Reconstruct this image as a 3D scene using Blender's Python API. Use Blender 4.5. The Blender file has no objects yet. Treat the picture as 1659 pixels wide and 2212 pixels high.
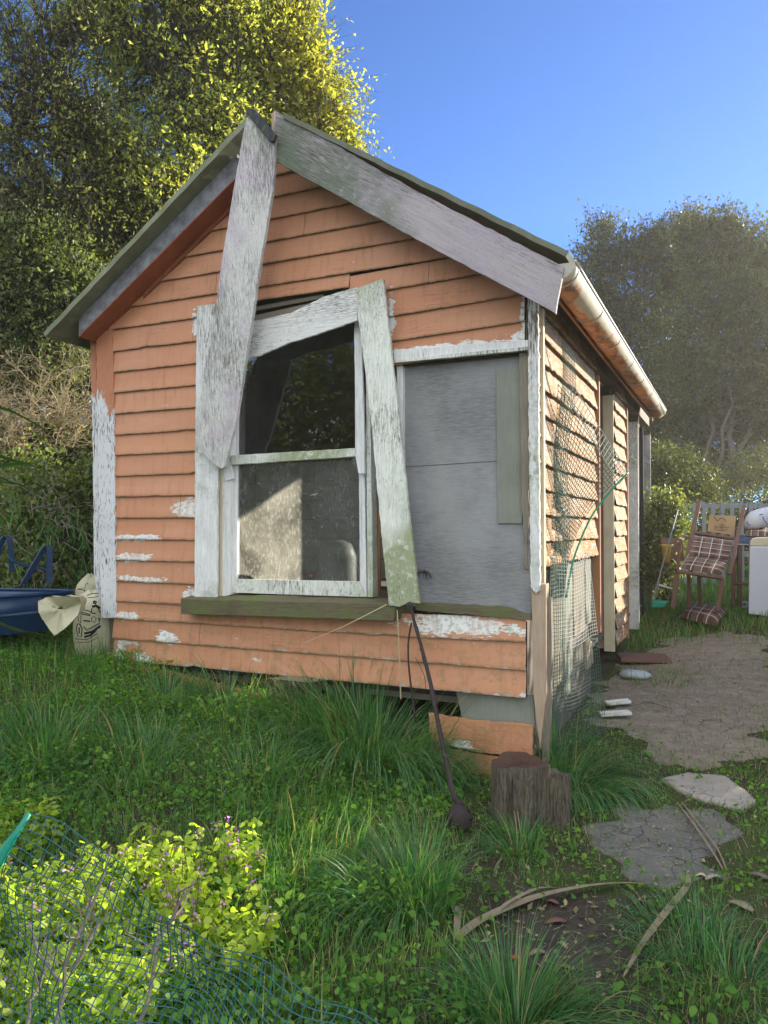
import bpy, math, random
import numpy as np
from mathutils import Vector, Matrix
random.seed(7); RNG = np.random.default_rng(7)
R = math.radians
scene = bpy.context.scene
COL = scene.collection

# ---------------------------------------------------------------- camera, sky, sun, exposure
YAW, PITCH = R(24.6), R(1.21)
CAM = Vector((1.158, -4.642, 1.55))
cam = bpy.data.cameras.new('camera'); camo = bpy.data.objects.new('camera', cam); COL.objects.link(camo)
camo.location = CAM; camo.rotation_euler = (R(90) + PITCH, 0, YAW)
cam.sensor_fit = 'HORIZONTAL'; cam.sensor_width = 36; cam.lens = 36 * 1661.6 / 1659
cam.clip_start = 0.05; cam.clip_end = 2000
scene.camera = camo
SUN_AZ, SUN_EL = R(33), R(17.5)          # azimuth from +Y towards +X
world = bpy.data.worlds.new('World'); scene.world = world; world.use_nodes = True
wn = world.node_tree; wn.nodes.clear()
sky = wn.nodes.new('ShaderNodeTexSky'); sky.sky_type = 'NISHITA'; sky.sun_disc = False
sky.sun_elevation = SUN_EL; sky.sun_rotation = SUN_AZ; sky.altitude = 2500; sky.air_density = 0.75; sky.dust_density = 0.1; sky.ozone_density = 7
bg = wn.nodes.new('ShaderNodeBackground'); bg.inputs[1].default_value = 0.13
wo = wn.nodes.new('ShaderNodeOutputWorld')
# bright cloud added behind the viewer to light the shaded front, clear blue ahead
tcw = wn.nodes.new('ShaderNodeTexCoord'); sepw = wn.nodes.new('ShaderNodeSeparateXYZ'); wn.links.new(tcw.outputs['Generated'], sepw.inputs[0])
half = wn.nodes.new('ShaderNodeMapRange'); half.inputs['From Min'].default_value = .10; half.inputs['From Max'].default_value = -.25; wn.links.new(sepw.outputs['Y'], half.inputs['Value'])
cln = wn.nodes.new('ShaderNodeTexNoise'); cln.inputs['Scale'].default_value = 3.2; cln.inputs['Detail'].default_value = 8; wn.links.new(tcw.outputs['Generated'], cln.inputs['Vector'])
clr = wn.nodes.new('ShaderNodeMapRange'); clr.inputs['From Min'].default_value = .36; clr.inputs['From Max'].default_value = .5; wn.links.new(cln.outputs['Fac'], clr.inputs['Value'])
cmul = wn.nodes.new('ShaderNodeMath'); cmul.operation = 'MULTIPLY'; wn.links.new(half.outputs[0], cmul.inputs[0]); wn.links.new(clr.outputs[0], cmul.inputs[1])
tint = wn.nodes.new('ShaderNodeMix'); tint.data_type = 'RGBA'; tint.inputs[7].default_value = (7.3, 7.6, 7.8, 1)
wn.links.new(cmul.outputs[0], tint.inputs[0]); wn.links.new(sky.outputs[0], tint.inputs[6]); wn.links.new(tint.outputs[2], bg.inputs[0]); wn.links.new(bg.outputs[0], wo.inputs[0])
sl = bpy.data.lights.new('sun', 'SUN'); sl.energy = 5.0; sl.angle = R(0.5); sl.color = (1.0, 0.90, 0.74)
so = bpy.data.objects.new('sun', sl); COL.objects.link(so)
SUNV = Vector((math.sin(SUN_AZ) * math.cos(SUN_EL), math.cos(SUN_AZ) * math.cos(SUN_EL), math.sin(SUN_EL)))
so.rotation_euler = SUNV.to_track_quat('Z', 'Y').to_euler(); so.location = (8, 12, 8)
scene.view_settings.view_transform = 'Standard'; scene.view_settings.look = 'None'
scene.view_settings.gamma = 1; scene.view_settings.use_curve_mapping = False
scene.view_settings.exposure = 1.42

# ---------------------------------------------------------------- pixel (1659 x 2212 sheet) -> world rays
MROT = camo.rotation_euler.to_matrix()
def ray(dx, dy):
    return (MROT @ Vector(((dx - 829.5) / 1661.6, -(dy - 1106) / 1661.6, -1)))
def FY(dx, dy, y=0.0):
    d = ray(dx, dy); return CAM + d * ((y - CAM.y) / d.y)
def SX(dx, dy, x=0.0):
    d = ray(dx, dy); return CAM + d * ((x - CAM.x) / d.x)
def AT(dx, dy, dep):
    return CAM + ray(dx, dy) * dep

# ground height: thin plate through a few spot heights
SPOTS = [(-3.4, 0, .50), (-2.6, 0, .42), (-1.7, 0, .26), (-.8, 0, .08), (0, 0, 0), (.5, .5, .02), (-3.2, -1.5, .24), (-2, -1.5, .12), (-1, -1.5, .03), (0, -2, 0),
  (1.2, -2, 0), (2.5, -2, .03), (-2.2, -3, .06), (-1, -3.2, 0), (.5, -4, 0), (2, -5, 0), (-4.2, -3, .4), (.6, 3, .14), (1.5, 3, .2), (.4, 6, .3), (1.4, 6, .48),
  (1.2, 9, .6), (3, 6, .5), (3, 2, .2), (-1, 9, .5), (0, 14, .7), (4, 14, .7), (-4.4, .5, .6), (-4.6, 2.5, .8), (-6, 2, 1.7), (-5, 6, 1.3), (-7, 6, 2.6), (-7, -1, 1.3), (-7, -4, .9),
  (-1.7, 3, .15), (-10, 8, 3.4), (-10, 0, 2.2), (-9, 14, 2.8), (-3, 14, 1.0), (-1, -9, 0), (5, -9, 0), (-8, -9, .8), (8, 0, .2), (9, 10, .6), (4, 22, .9), (-6, 24, 1.5)]
_S = np.array(SPOTS)
def _phi(r2): return 0.5 * r2 * np.log(r2 + 1e-9)
_n = len(_S); _A = np.zeros((_n + 3, _n + 3))
_d2 = ((_S[:, None, :2] - _S[None, :, :2]) ** 2).sum(-1)
_A[:_n, :_n] = _phi(_d2) + np.eye(_n) * 0.15; _A[:_n, _n] = 1; _A[:_n, _n + 1:] = _S[:, :2]; _A[_n, :_n] = 1; _A[_n + 1:, :_n] = _S[:, :2].T
_w = np.linalg.solve(_A, np.concatenate([_S[:, 2], [0, 0, 0]]))
def ghv(x, y):
    x = np.asarray(x, float); y = np.asarray(y, float)
    xc = np.clip(x, -11, 9); yc = np.clip(y, -9, 24)
    sh = xc.shape; q = np.stack([xc.ravel(), yc.ravel()], 1)
    z = np.zeros(len(q))
    for i in range(_n):
        z += _w[i] * _phi(((q - _S[i, :2]) ** 2).sum(1))
    z += _w[_n] + q @ _w[_n + 1:]
    z = z.reshape(sh)
    z = z + .018 * np.sin(x * 3.1 + y * 1.7) * np.sin(y * 2.7 - x) + .008 * np.sin(x * 9.1) * np.sin(y * 8.3 + 1)
    return z
def gh(x, y): return float(ghv(np.array([x]), np.array([y]))[0])
_gx = np.linspace(-11, 9, 401); _gy = np.linspace(-9, 24, 661)
_GZ = ghv(*np.meshgrid(_gx, _gy, indexing='ij'))
def ghf(x, y):        # fast bilinear
    x = np.clip(np.asarray(x, float), -10.99, 8.99); y = np.clip(np.asarray(y, float), -8.99, 23.99)
    fx = (x + 11) / .05; fy = (y + 9) / .05; i = fx.astype(int); j = fy.astype(int); u = fx - i; v = fy - j
    return (_GZ[i, j] * (1 - u) * (1 - v) + _GZ[i + 1, j] * u * (1 - v) + _GZ[i, j + 1] * (1 - u) * v + _GZ[i + 1, j + 1] * u * v)
def GD(dx, dy):       # pixel -> point on the ground
    d = ray(dx, dy); t = 1.0; ts = np.arange(.6, 30, .02)
    px = CAM.x + d.x * ts; py = CAM.y + d.y * ts; pz = CAM.z + d.z * ts
    k = np.nonzero(pz < ghf(px, py))[0]; k = k[0] if len(k) else -1
    return Vector((px[k], py[k], float(ghf(px[k], py[k]))))

# ---------------------------------------------------------------- mesh helpers
class MB:
    def __init__(s): s.v = []; s.f = []; s.at = []          # at: per vertex float 'v'
    def add(s, vs, fs, a=None):
        o = len(s.v); s.v += [tuple(p) for p in vs]; s.f += [tuple(i + o for i in f) for f in fs]
        s.at += (list(a) if a is not None else [0.5] * len(vs)); return s
    def box(s, c, dx, dy, dz):      # centre and three half-axis vectors
        c, dx, dy, dz = map(Vector, (c, dx, dy, dz)); vs = [c + a * dx + b * dy + e * dz for a in (-1, 1) for b in (-1, 1) for e in (-1, 1)]
        return s.add(vs, [(0, 1, 3, 2), (4, 6, 7, 5), (0, 4, 5, 1), (2, 3, 7, 6), (0, 2, 6, 4), (1, 5, 7, 3)])
    def abox(s, x0, x1, y0, y1, z0, z1):
        return s.box(((x0 + x1) / 2, (y0 + y1) / 2, (z0 + z1) / 2), ((x1 - x0) / 2, 0, 0), (0, (y1 - y0) / 2, 0), (0, 0, (z1 - z0) / 2))
    def beam(s, p0, p1, w, t, up=(0, 0, 1)):
        p0, p1, up = Vector(p0), Vector(p1), Vector(up); d = (p1 - p0); a = d.cross(up).normalized(); b = a.cross(d).normalized()
        return s.box((p0 + p1) / 2, d / 2, a * w / 2, b * t / 2)
    def prism(s, poly, ext):
        ext = Vector(ext); n = len(poly); vs = [Vector(p) for p in poly] + [Vector(p) + ext for p in poly]
        fs = [tuple(range(n)), tuple(range(2 * n - 1, n - 1, -1))] + [(i, i + n, (i + 1) % n + n, (i + 1) % n) for i in range(n)]
        return s.add(vs, fs)
    def tube(s, pts, rad, n=6, cap=True, squash=1.0):
        pts = [Vector(p) for p in pts]; m = len(pts)
        if not hasattr(rad, '__len__'): rad = [rad] * m
        vs = []; d0 = (pts[1] - pts[0]).normalized(); ref = Vector((0, 0, 1)) if abs(d0.z) < .9 else Vector((1, 0, 0))
        a = d0.cross(ref).normalized()
        for i, p in enumerate(pts):
            d = (pts[min(i + 1, m - 1)] - pts[max(i - 1, 0)]).normalized(); a = (a - d * a.dot(d)).normalized(); b = d.cross(a)
            for k in range(n):
                t = 2 * math.pi * k / n; vs.append(p + (a * math.cos(t) + b * math.sin(t) * squash) * rad[i])
        fs = [(i * n + k, i * n + (k + 1) % n, (i + 1) * n + (k + 1) % n, (i + 1) * n + k) for i in range(m - 1) for k in range(n)]
        if cap: fs += [tuple(range(n - 1, -1, -1)), tuple((m - 1) * n + k for k in range(n))]
        return s.add(vs, fs)
    def grid(s, P, a=None):          # P[i][j] points
        n, m = len(P), len(P[0]); vs = [p for r in P for p in r]
        at = [x for r in a for x in r] if a is not None else None
        return s.add(vs, [(i * m + j, i * m + j + 1, (i + 1) * m + j + 1, (i + 1) * m + j) for i in range(n - 1) for j in range(m - 1)], at)
    def lathe(s, c, prof, n=16, axis=(0, 0, 1)):
        c = Vector(c); ax = Vector(axis).normalized(); ref = Vector((1, 0, 0)) if abs(ax.x) < .9 else Vector((0, 1, 0))
        a = ax.cross(ref).normalized(); b = ax.cross(a); vs = []
        for r, h in prof:
            for k in range(n): t = 2 * math.pi * k / n; vs.append(c + ax * h + (a * math.cos(t) + b * math.sin(t)) * r)
        m = len(prof)
        return s.add(vs, [(i * n + k, i * n + (k + 1) % n, (i + 1) * n + (k + 1) % n, (i + 1) * n + k) for i in range(m - 1) for k in range(n)])

def link(o, parent=None):
    COL.objects.link(o)
    if parent is not None: o.parent = parent
    return o
def tag(o, label=None, cat=None, group=None, kind=None):
    if label: o['label'] = label
    if cat: o['category'] = cat
    if group: o['group'] = group
    if kind: o['kind'] = kind
    return o
def wloc(o):
    v = Vector((0, 0, 0))
    while o is not None: v = v + o.location; o = o.parent
    return v
def thing(name, loc, label, cat, group=None):
    return tag(link_new(name, None, loc), label, cat, group)
def link_new(name, data, loc=(0, 0, 0)):
    o = bpy.data.objects.new(name, data); o.location = loc; COL.objects.link(o); return o
def base_of(v):
    v = np.asarray(v); lo = v.min(0); hi = v.max(0); return Vector(((lo[0] + hi[0]) / 2, (lo[1] + hi[1]) / 2, lo[2]))
def obj(name, mb, mat, parent=None, smooth=False, bevel=0, label=None, origin=None):
    v = np.array([tuple(p) for p in mb.v], float)
    par = wloc(parent) if parent is not None else Vector((0, 0, 0))
    org = (Vector(origin) if origin is not None else (par if parent is not None else base_of(v)))
    me = bpy.data.meshes.new(name); me.from_pydata((v - np.array(org)).tolist(), [], mb.f)
    at = me.attributes.new('v', 'FLOAT', 'POINT'); at.data.foreach_set('value', np.array(mb.at, np.float32))
    if mat is not None: me.materials.append(mat)
    if smooth: me.polygons.foreach_set('use_smooth', [True] * len(me.polygons))
    me.update()
    o = bpy.data.objects.new(name, me); o.location = org - par; link(o, parent)
    if bevel:
        b = o.modifiers.new('bevel', 'BEVEL'); b.width = bevel; b.segments = 2; b.limit_method = 'ANGLE'; b.angle_limit = R(35); b.harden_normals = False
    if label: o['label'] = label
    return o
def npmesh(name, V, k, mat, parent=None, var=None, org=None, smooth=False, faces=None):
    """V: (N,3) vertices; consecutive groups of k verts form one polygon unless faces (M,k) given"""
    par = wloc(parent) if parent is not None else Vector((0, 0, 0))
    if org is None: org = par if parent is not None else base_of(V)
    V = V - np.array(org)
    if faces is None: faces = np.arange(len(V)).reshape(-1, k)
    me = bpy.data.meshes.new(name); me.vertices.add(len(V)); me.vertices.foreach_set('co', V.astype(np.float32).ravel())
    M = len(faces); me.loops.add(M * k); me.loops.foreach_set('vertex_index', faces.astype(np.int32).ravel())
    me.polygons.add(M); me.polygons.foreach_set('loop_start', np.arange(0, M * k, k, dtype=np.int32))
    if smooth: me.polygons.foreach_set('use_smooth', np.ones(M, bool))
    if var is not None:
        a = me.attributes.new('var', 'FLOAT', 'FACE'); a.data.foreach_set('value', var.astype(np.float32))
    me.update(calc_edges=True)
    if mat is not None: me.materials.append(mat)
    o = bpy.data.objects.new(name, me); o.location = Vector(org) - par; return link(o, parent)

def rot_frames(N, upbias=0.0, rng=RNG):
    n = rng.normal(size=(N, 3)); n[:, 2] = np.abs(n[:, 2]) + upbias if upbias > 0 else n[:, 2]
    n /= np.linalg.norm(n, axis=1)[:, None]
    t = rng.normal(size=(N, 3)); t -= n * (t * n).sum(1)[:, None]; t /= np.linalg.norm(t, axis=1)[:, None]
    return t, np.cross(n, t), n
LEAF4 = np.array([(0, 0), (.42, .24), (1, 0), (.42, -.24)])
LEAF6 = np.array([(0, 0), (.25, .34), (.65, .30), (1, 0), (.65, -.30), (.25, -.34)])
LEAF8 = np.array([(0.06, 0), (-.04, .26), (.2, .46), (.6, .36), (1, 0), (.6, -.36), (.2, -.46), (-.04, -.26)])
LEAFN = np.array([(0, 0), (.4, .13), (1, 0), (.4, -.13)])
def leaves(name, C, size, mat, parent=None, shape=LEAF4, upbias=0.0, fold=.25, var=None, droop=0):
    N = len(C); a, b, n = rot_frames(N, upbias)
    if droop: a[:, 2] -= droop; a /= np.linalg.norm(a, axis=1)[:, None]
    s = size * RNG.uniform(.6, 1.3, N); K = len(shape)
    V = np.zeros((N, K, 3))
    for i, (u, w) in enumerate(shape):
        V[:, i] = C + (a * (u - .3) + b * w + n * (abs(w) * fold - .25 * u * u * fold))* s[:, None]
    if var is None: var = RNG.uniform(0, 1, N)
    return npmesh(name, V.reshape(-1, 3), K, mat, parent, var)
def blades(name, B, H, Wd, mat, lean=None, curl=1.0, segs=4, parent=None, var=None, stiff=0.0):
    """grass blades: bases B (N,3), lengths H, widths Wd, lean (N,2) direction*amount"""
    N = len(B); ang = RNG.uniform(0, 2 * np.pi, N)
    if lean is None: lean = np.stack([np.cos(ang), np.sin(ang)], 1) * RNG.uniform(.1, .6, N)[:, None]
    amt = np.linalg.norm(lean, axis=1) + 1e-6; dirn = lean / amt[:, None]
    side = np.stack([-dirn[:, 1], dirn[:, 0], np.zeros(N)], 1)
    tw = RNG.normal(0, .5, N); side = side * np.cos(tw)[:, None] + np.stack([dirn[:, 0], dirn[:, 1], np.zeros(N)], 1) * np.sin(tw)[:, None]
    P = B.copy(); V = np.zeros((N, segs + 1, 2, 3)); th = amt * .5
    for i in range(segs + 1):
        w = Wd * (1 - (i / segs) ** 1.8) * .5 + Wd * .02
        V[:, i, 0] = P - side * w[:, None]; V[:, i, 1] = P + side * w[:, None]
        th = th + amt * curl * 2.0 / segs * (.3 + i / segs)
        th = np.minimum(th, 2.6); st = H / segs
        P = P + np.stack([dirn[:, 0] * np.sin(th) * st, dirn[:, 1] * np.sin(th) * st, np.cos(th) * st], 1)
    base = np.arange(N)[:, None, None] * (segs + 1) * 2
    q = np.array([[2 * i, 2 * i + 1, 2 * i + 3, 2 * i + 2] for i in range(segs)])[None]
    F = (base + q).reshape(-1, 4)
    if var is None: var = RNG.uniform(0, 1, N)
    return npmesh(name, V.reshape(-1, 3), 4, mat, parent, np.repeat(var, segs), faces=F, smooth=True)
def inpoly(x, y, poly):
    x = np.asarray(x); y = np.asarray(y); c = np.zeros(x.shape, bool); n = len(poly)
    for i in range(n):
        x0, y0 = poly[i][:2]; x1, y1 = poly[(i + 1) % n][:2]
        t = ((y0 > y) != (y1 > y)) & (x < (x1 - x0) * (y - y0) / (y1 - y0 + 1e-12) + x0); c ^= t
    return c
# ---------------------------------------------------------------- materials
class NT:
    def __init__(s, name):
        s.m = bpy.data.materials.new(name); s.m.use_nodes = True; s.t = s.m.node_tree; s.b = s.t.nodes['Principled BSDF']; s.out = s.t.nodes['Material Output']
        s._c = {}
    def n(s, typ, **kw):
        x = s.t.nodes.new(typ)
        for k, v in kw.items(): setattr(x, k, v)
        return x
    def put(s, sock, v):
        if v is None: return
        if isinstance(v, bpy.types.NodeSocket): s.t.links.new(v, sock)
        else:
            if hasattr(sock, 'default_value') and hasattr(sock.default_value, '__len__') and not isinstance(v, (int, float)):
                n = len(sock.default_value); v = tuple(v) + (1,) * (n - len(v)) if len(v) < n else v
            sock.default_value = v
    def co(s, scale=(1, 1, 1), kind='Object', rot=(0, 0, 0)):
        tc = s._c.get('tc') or s.n('ShaderNodeTexCoord'); s._c['tc'] = tc
        mp = s.n('ShaderNodeMapping'); mp.inputs['Scale'].default_value = scale; mp.inputs['Rotation'].default_value = rot
        s.t.links.new(tc.outputs[kind], mp.inputs[0]); return mp.outputs[0]
    def noise(s, scale, vec=None, detail=4, rough=.55, dist=0):
        x = s.n('ShaderNodeTexNoise'); x.inputs['Scale'].default_value = scale; x.inputs['Detail'].default_value = detail; x.inputs['Roughness'].default_value = rough; x.inputs['Distortion'].default_value = dist
        s.put(x.inputs['Vector'], vec if vec is not None else s.co()); return x.outputs['Fac']
    def vor(s, scale, vec=None, feature='F1', out='Distance'):
        x = s.n('ShaderNodeTexVoronoi', feature=feature); x.inputs['Scale'].default_value = scale
        s.put(x.inputs['Vector'], vec if vec is not None else s.co()); return x.outputs[out]
    def ramp(s, fac, stops):
        x = s.n('ShaderNodeValToRGB'); e = x.color_ramp.elements
        while len(e) < len(stops): e.new(.5)
        for i, (p, c) in enumerate(stops):
            e[i].position = p; e[i].color = (c, c, c, 1) if isinstance(c, (int, float)) else tuple(c) + (1,)
        s.put(x.inputs[0], fac); return x.outputs[0]
    def mix(s, f, a, b, mode='MIX'):
        x = s.n('ShaderNodeMix', data_type='RGBA', blend_type=mode); s.put(x.inputs[0], f); s.put(x.inputs[6], a); s.put(x.inputs[7], b); return x.outputs[2]
    def math(s, op, a, b=None, c=None, clamp=False):
        x = s.n('ShaderNodeMath', operation=op, use_clamp=clamp); s.put(x.inputs[0], a)
        if b is not None: s.put(x.inputs[1], b)
        if c is not None: s.put(x.inputs[2], c)
        return x.outputs[0]
    def attr(s, name, out='Fac'):
        x = s.n('ShaderNodeAttribute', attribute_name=name); return x.outputs[out]
    def sep(s, vec):
        x = s.n('ShaderNodeSeparateXYZ'); s.put(x.inputs[0], vec); return x.outputs
    def bump(s, h, strength=.5, dist=.01):
        x = s.n('ShaderNodeBump'); x.inputs['Strength'].default_value = strength; x.inputs['Distance'].default_value = dist; s.put(x.inputs['Height'], h)
        s.t.links.new(x.outputs[0], s.b.inputs['Normal']); return x.outputs[0]
    def done(s, col, rough=.8, spec=.3, **kw):
        s.put(s.b.inputs['Base Color'], col); s.put(s.b.inputs['Roughness'], rough); s.b.inputs['Specular IOR Level'].default_value = spec
        for k, v in kw.items(): s.put(s.b.inputs[k], v)
        return s.m

def leafmat(name, c0, c1, c2, trans=.45, rough=.5, spec=.3, dead=None):
    s = NT(name); v = s.attr('var'); big = s.noise(.9, detail=2)
    col = s.ramp(v, [(0, c0), (.55, c1), (1, c2)])
    col = s.mix(s.math('MULTIPLY', big, .35), col, c0)
    if dead: col = s.mix(s.ramp(s.math('FRACT', s.math('MULTIPLY', v, 7.31)), [(.84, 0), (.87, 1)]), col, dead)
    s.put(s.b.inputs['Base Color'], col); s.b.inputs['Roughness'].default_value = rough; s.b.inputs['Specular IOR Level'].default_value = spec
    tr = s.n('ShaderNodeBsdfTranslucent'); s.put(tr.inputs[0], s.mix(1.0, col, (1.5, 1.6, .55, 1), 'MULTIPLY'))
    mx = s.n('ShaderNodeMixShader'); mx.inputs[0].default_value = trans
    s.t.links.new(s.b.outputs[0], mx.inputs[1]); s.t.links.new(tr.outputs[0], mx.inputs[2]); s.t.links.new(mx.outputs[0], s.out.inputs[0])
    return s.m

def woodmat(name, base, dark, grain=(2, 2, 40), amt=.6, rough=.85, bump=.4, moss=None, mossamt=.5):
    """weathered bare wood; grain = mapping scale, small along the grain"""
    s = NT(name); g = s.noise(6, s.co(grain), 6, .65); b = s.noise(3, detail=3)
    f = s.math('MULTIPLY', s.ramp(g, [(.35, 0), (.7, 1)]), amt)
    col = s.mix(f, base, dark); col = s.mix(s.ramp(b, [(.45, 0), (.75, .35)]), col, tuple(x * .6 for x in dark))
    if moss: col = s.mix(s.ramp(s.noise(7, detail=5), [(1 - mossamt - .1, 0), (1 - mossamt + .12, .85)]), col, moss)
    s.bump(g, bump, .006); return s.done(col, rough, .2)

def flakymat(name, paint, wood, amt=.5, grain=(7, 7, 1.1), scale=9, moss=(.16, .2, .06), mossamt=.35, tint=None, soft=.03, speck=.35, tilt=0):
    """painted timber: patchy flaking along the grain, hairline cracks, grime and moss, nail rust"""
    s = NT(name)
    if tilt:
        base_co = s.co((1, 1, 1), 'Object', (0, tilt, 0)); raw = s.co
        def tco(scale=(1, 1, 1), kind='Object', rot=(0, 0, 0)):
            mp = s.n('ShaderNodeMapping'); mp.inputs['Scale'].default_value = scale; s.t.links.new(base_co, mp.inputs[0]); return mp.outputs[0]
        s.co = tco
    n1 = s.noise(scale, s.co(grain), 8, .7); n2 = s.noise(2.2, detail=5, rough=.6); n3 = s.noise(75, s.co((1, 1, .5)), 4, .7)
    big = s.noise(1.7, s.co(tuple(.4 + .25 * g ** .5 for g in grain)), 3)
    mk = s.ramp(s.math('ADD', n1, s.math('MULTIPLY', s.math('SUBTRACT', big, .5), .75)), [(1 - amt - soft - .02, 0), (1 - amt + soft + .02, 1)])
    p = s.mix(s.ramp(n2, [(.3, 0), (.7, .4)]), paint, tuple(x * .68 for x in paint))
    streak = s.ramp(s.noise(5, s.co(tuple(g * 1.6 for g in grain)), 6, .7), [(.38, 0), (.75, .55)])
    p = s.mix(streak, p, tuple(x * .6 for x in paint))
    if tint: p = s.mix(s.ramp(s.noise(3.1, s.co((1.3, 1.3, .8)), 3), [(.5, 0), (.62, .7)]), p, tint)
    wd = s.mix(s.noise(8, s.co(tuple(g * 4 for g in grain)), 4), wood, tuple(x * .4 for x in wood))
    col = s.mix(mk, p, wd)
    crack = s.ramp(s.noise(4, s.co(tuple(g * 3.4 if g > 3 else g * .45 for g in grain)), 5, .6), [(.478, 0), (.497, 1), (.503, 1), (.522, 0)])
    col = s.mix(s.math('MULTIPLY', crack, s.math('MULTIPLY', s.ramp(big, [(.42, 0), (.6, 1)]), .75)), col, (.05, .045, .035, 1))
    mo = s.math('MULTIPLY', s.ramp(s.noise(1.6, detail=3), [(.45, 0), (.62, 1)]), s.ramp(s.noise(22, detail=7, rough=.75), [(.62 - mossamt * .5, 0), (.8 - mossamt * .5, 1)]))
    col = s.mix(s.math('MULTIPLY', mo, .8), col, moss)
    col = s.mix(s.math('MULTIPLY', s.math('MULTIPLY', s.ramp(n3, [(.53, 0), (.66, 1)]), s.ramp(n2, [(.4, .1), (.6, 1)])), speck), col, (.12, .12, .09, 1))
    nail = s.ramp(s.vor(5.5, s.co((1, 1, 1))), [(.0, 1), (.018, 1), (.03, 0)])
    col = s.mix(s.math('MULTIPLY', nail, .8), col, (.10, .04, .02, 1))
    h = s.math('SUBTRACT', s.math('MULTIPLY', n1, .5), s.math('ADD', s.math('MULTIPLY', mk, .6), s.math('MULTIPLY', crack, .5))); s.bump(h, .6, .004)
    return s.done(col, .78, .22)

M = {}
def simple(name, col, rough=.7, spec=.3, var=.25, scale=12, bump=0, metallic=0):
    s = NT(name); n = s.noise(scale, detail=5)
    c = s.mix(s.math('MULTIPLY', n, var * 2), col, tuple(x * .45 for x in col))
    if bump: s.bump(n, bump, .01)
    s.b.inputs['Metallic'].default_value = metallic; M[name] = s.done(c, rough, spec); return M[name]

SHED = Vector((-1.7, 3.3, 0))
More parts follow.
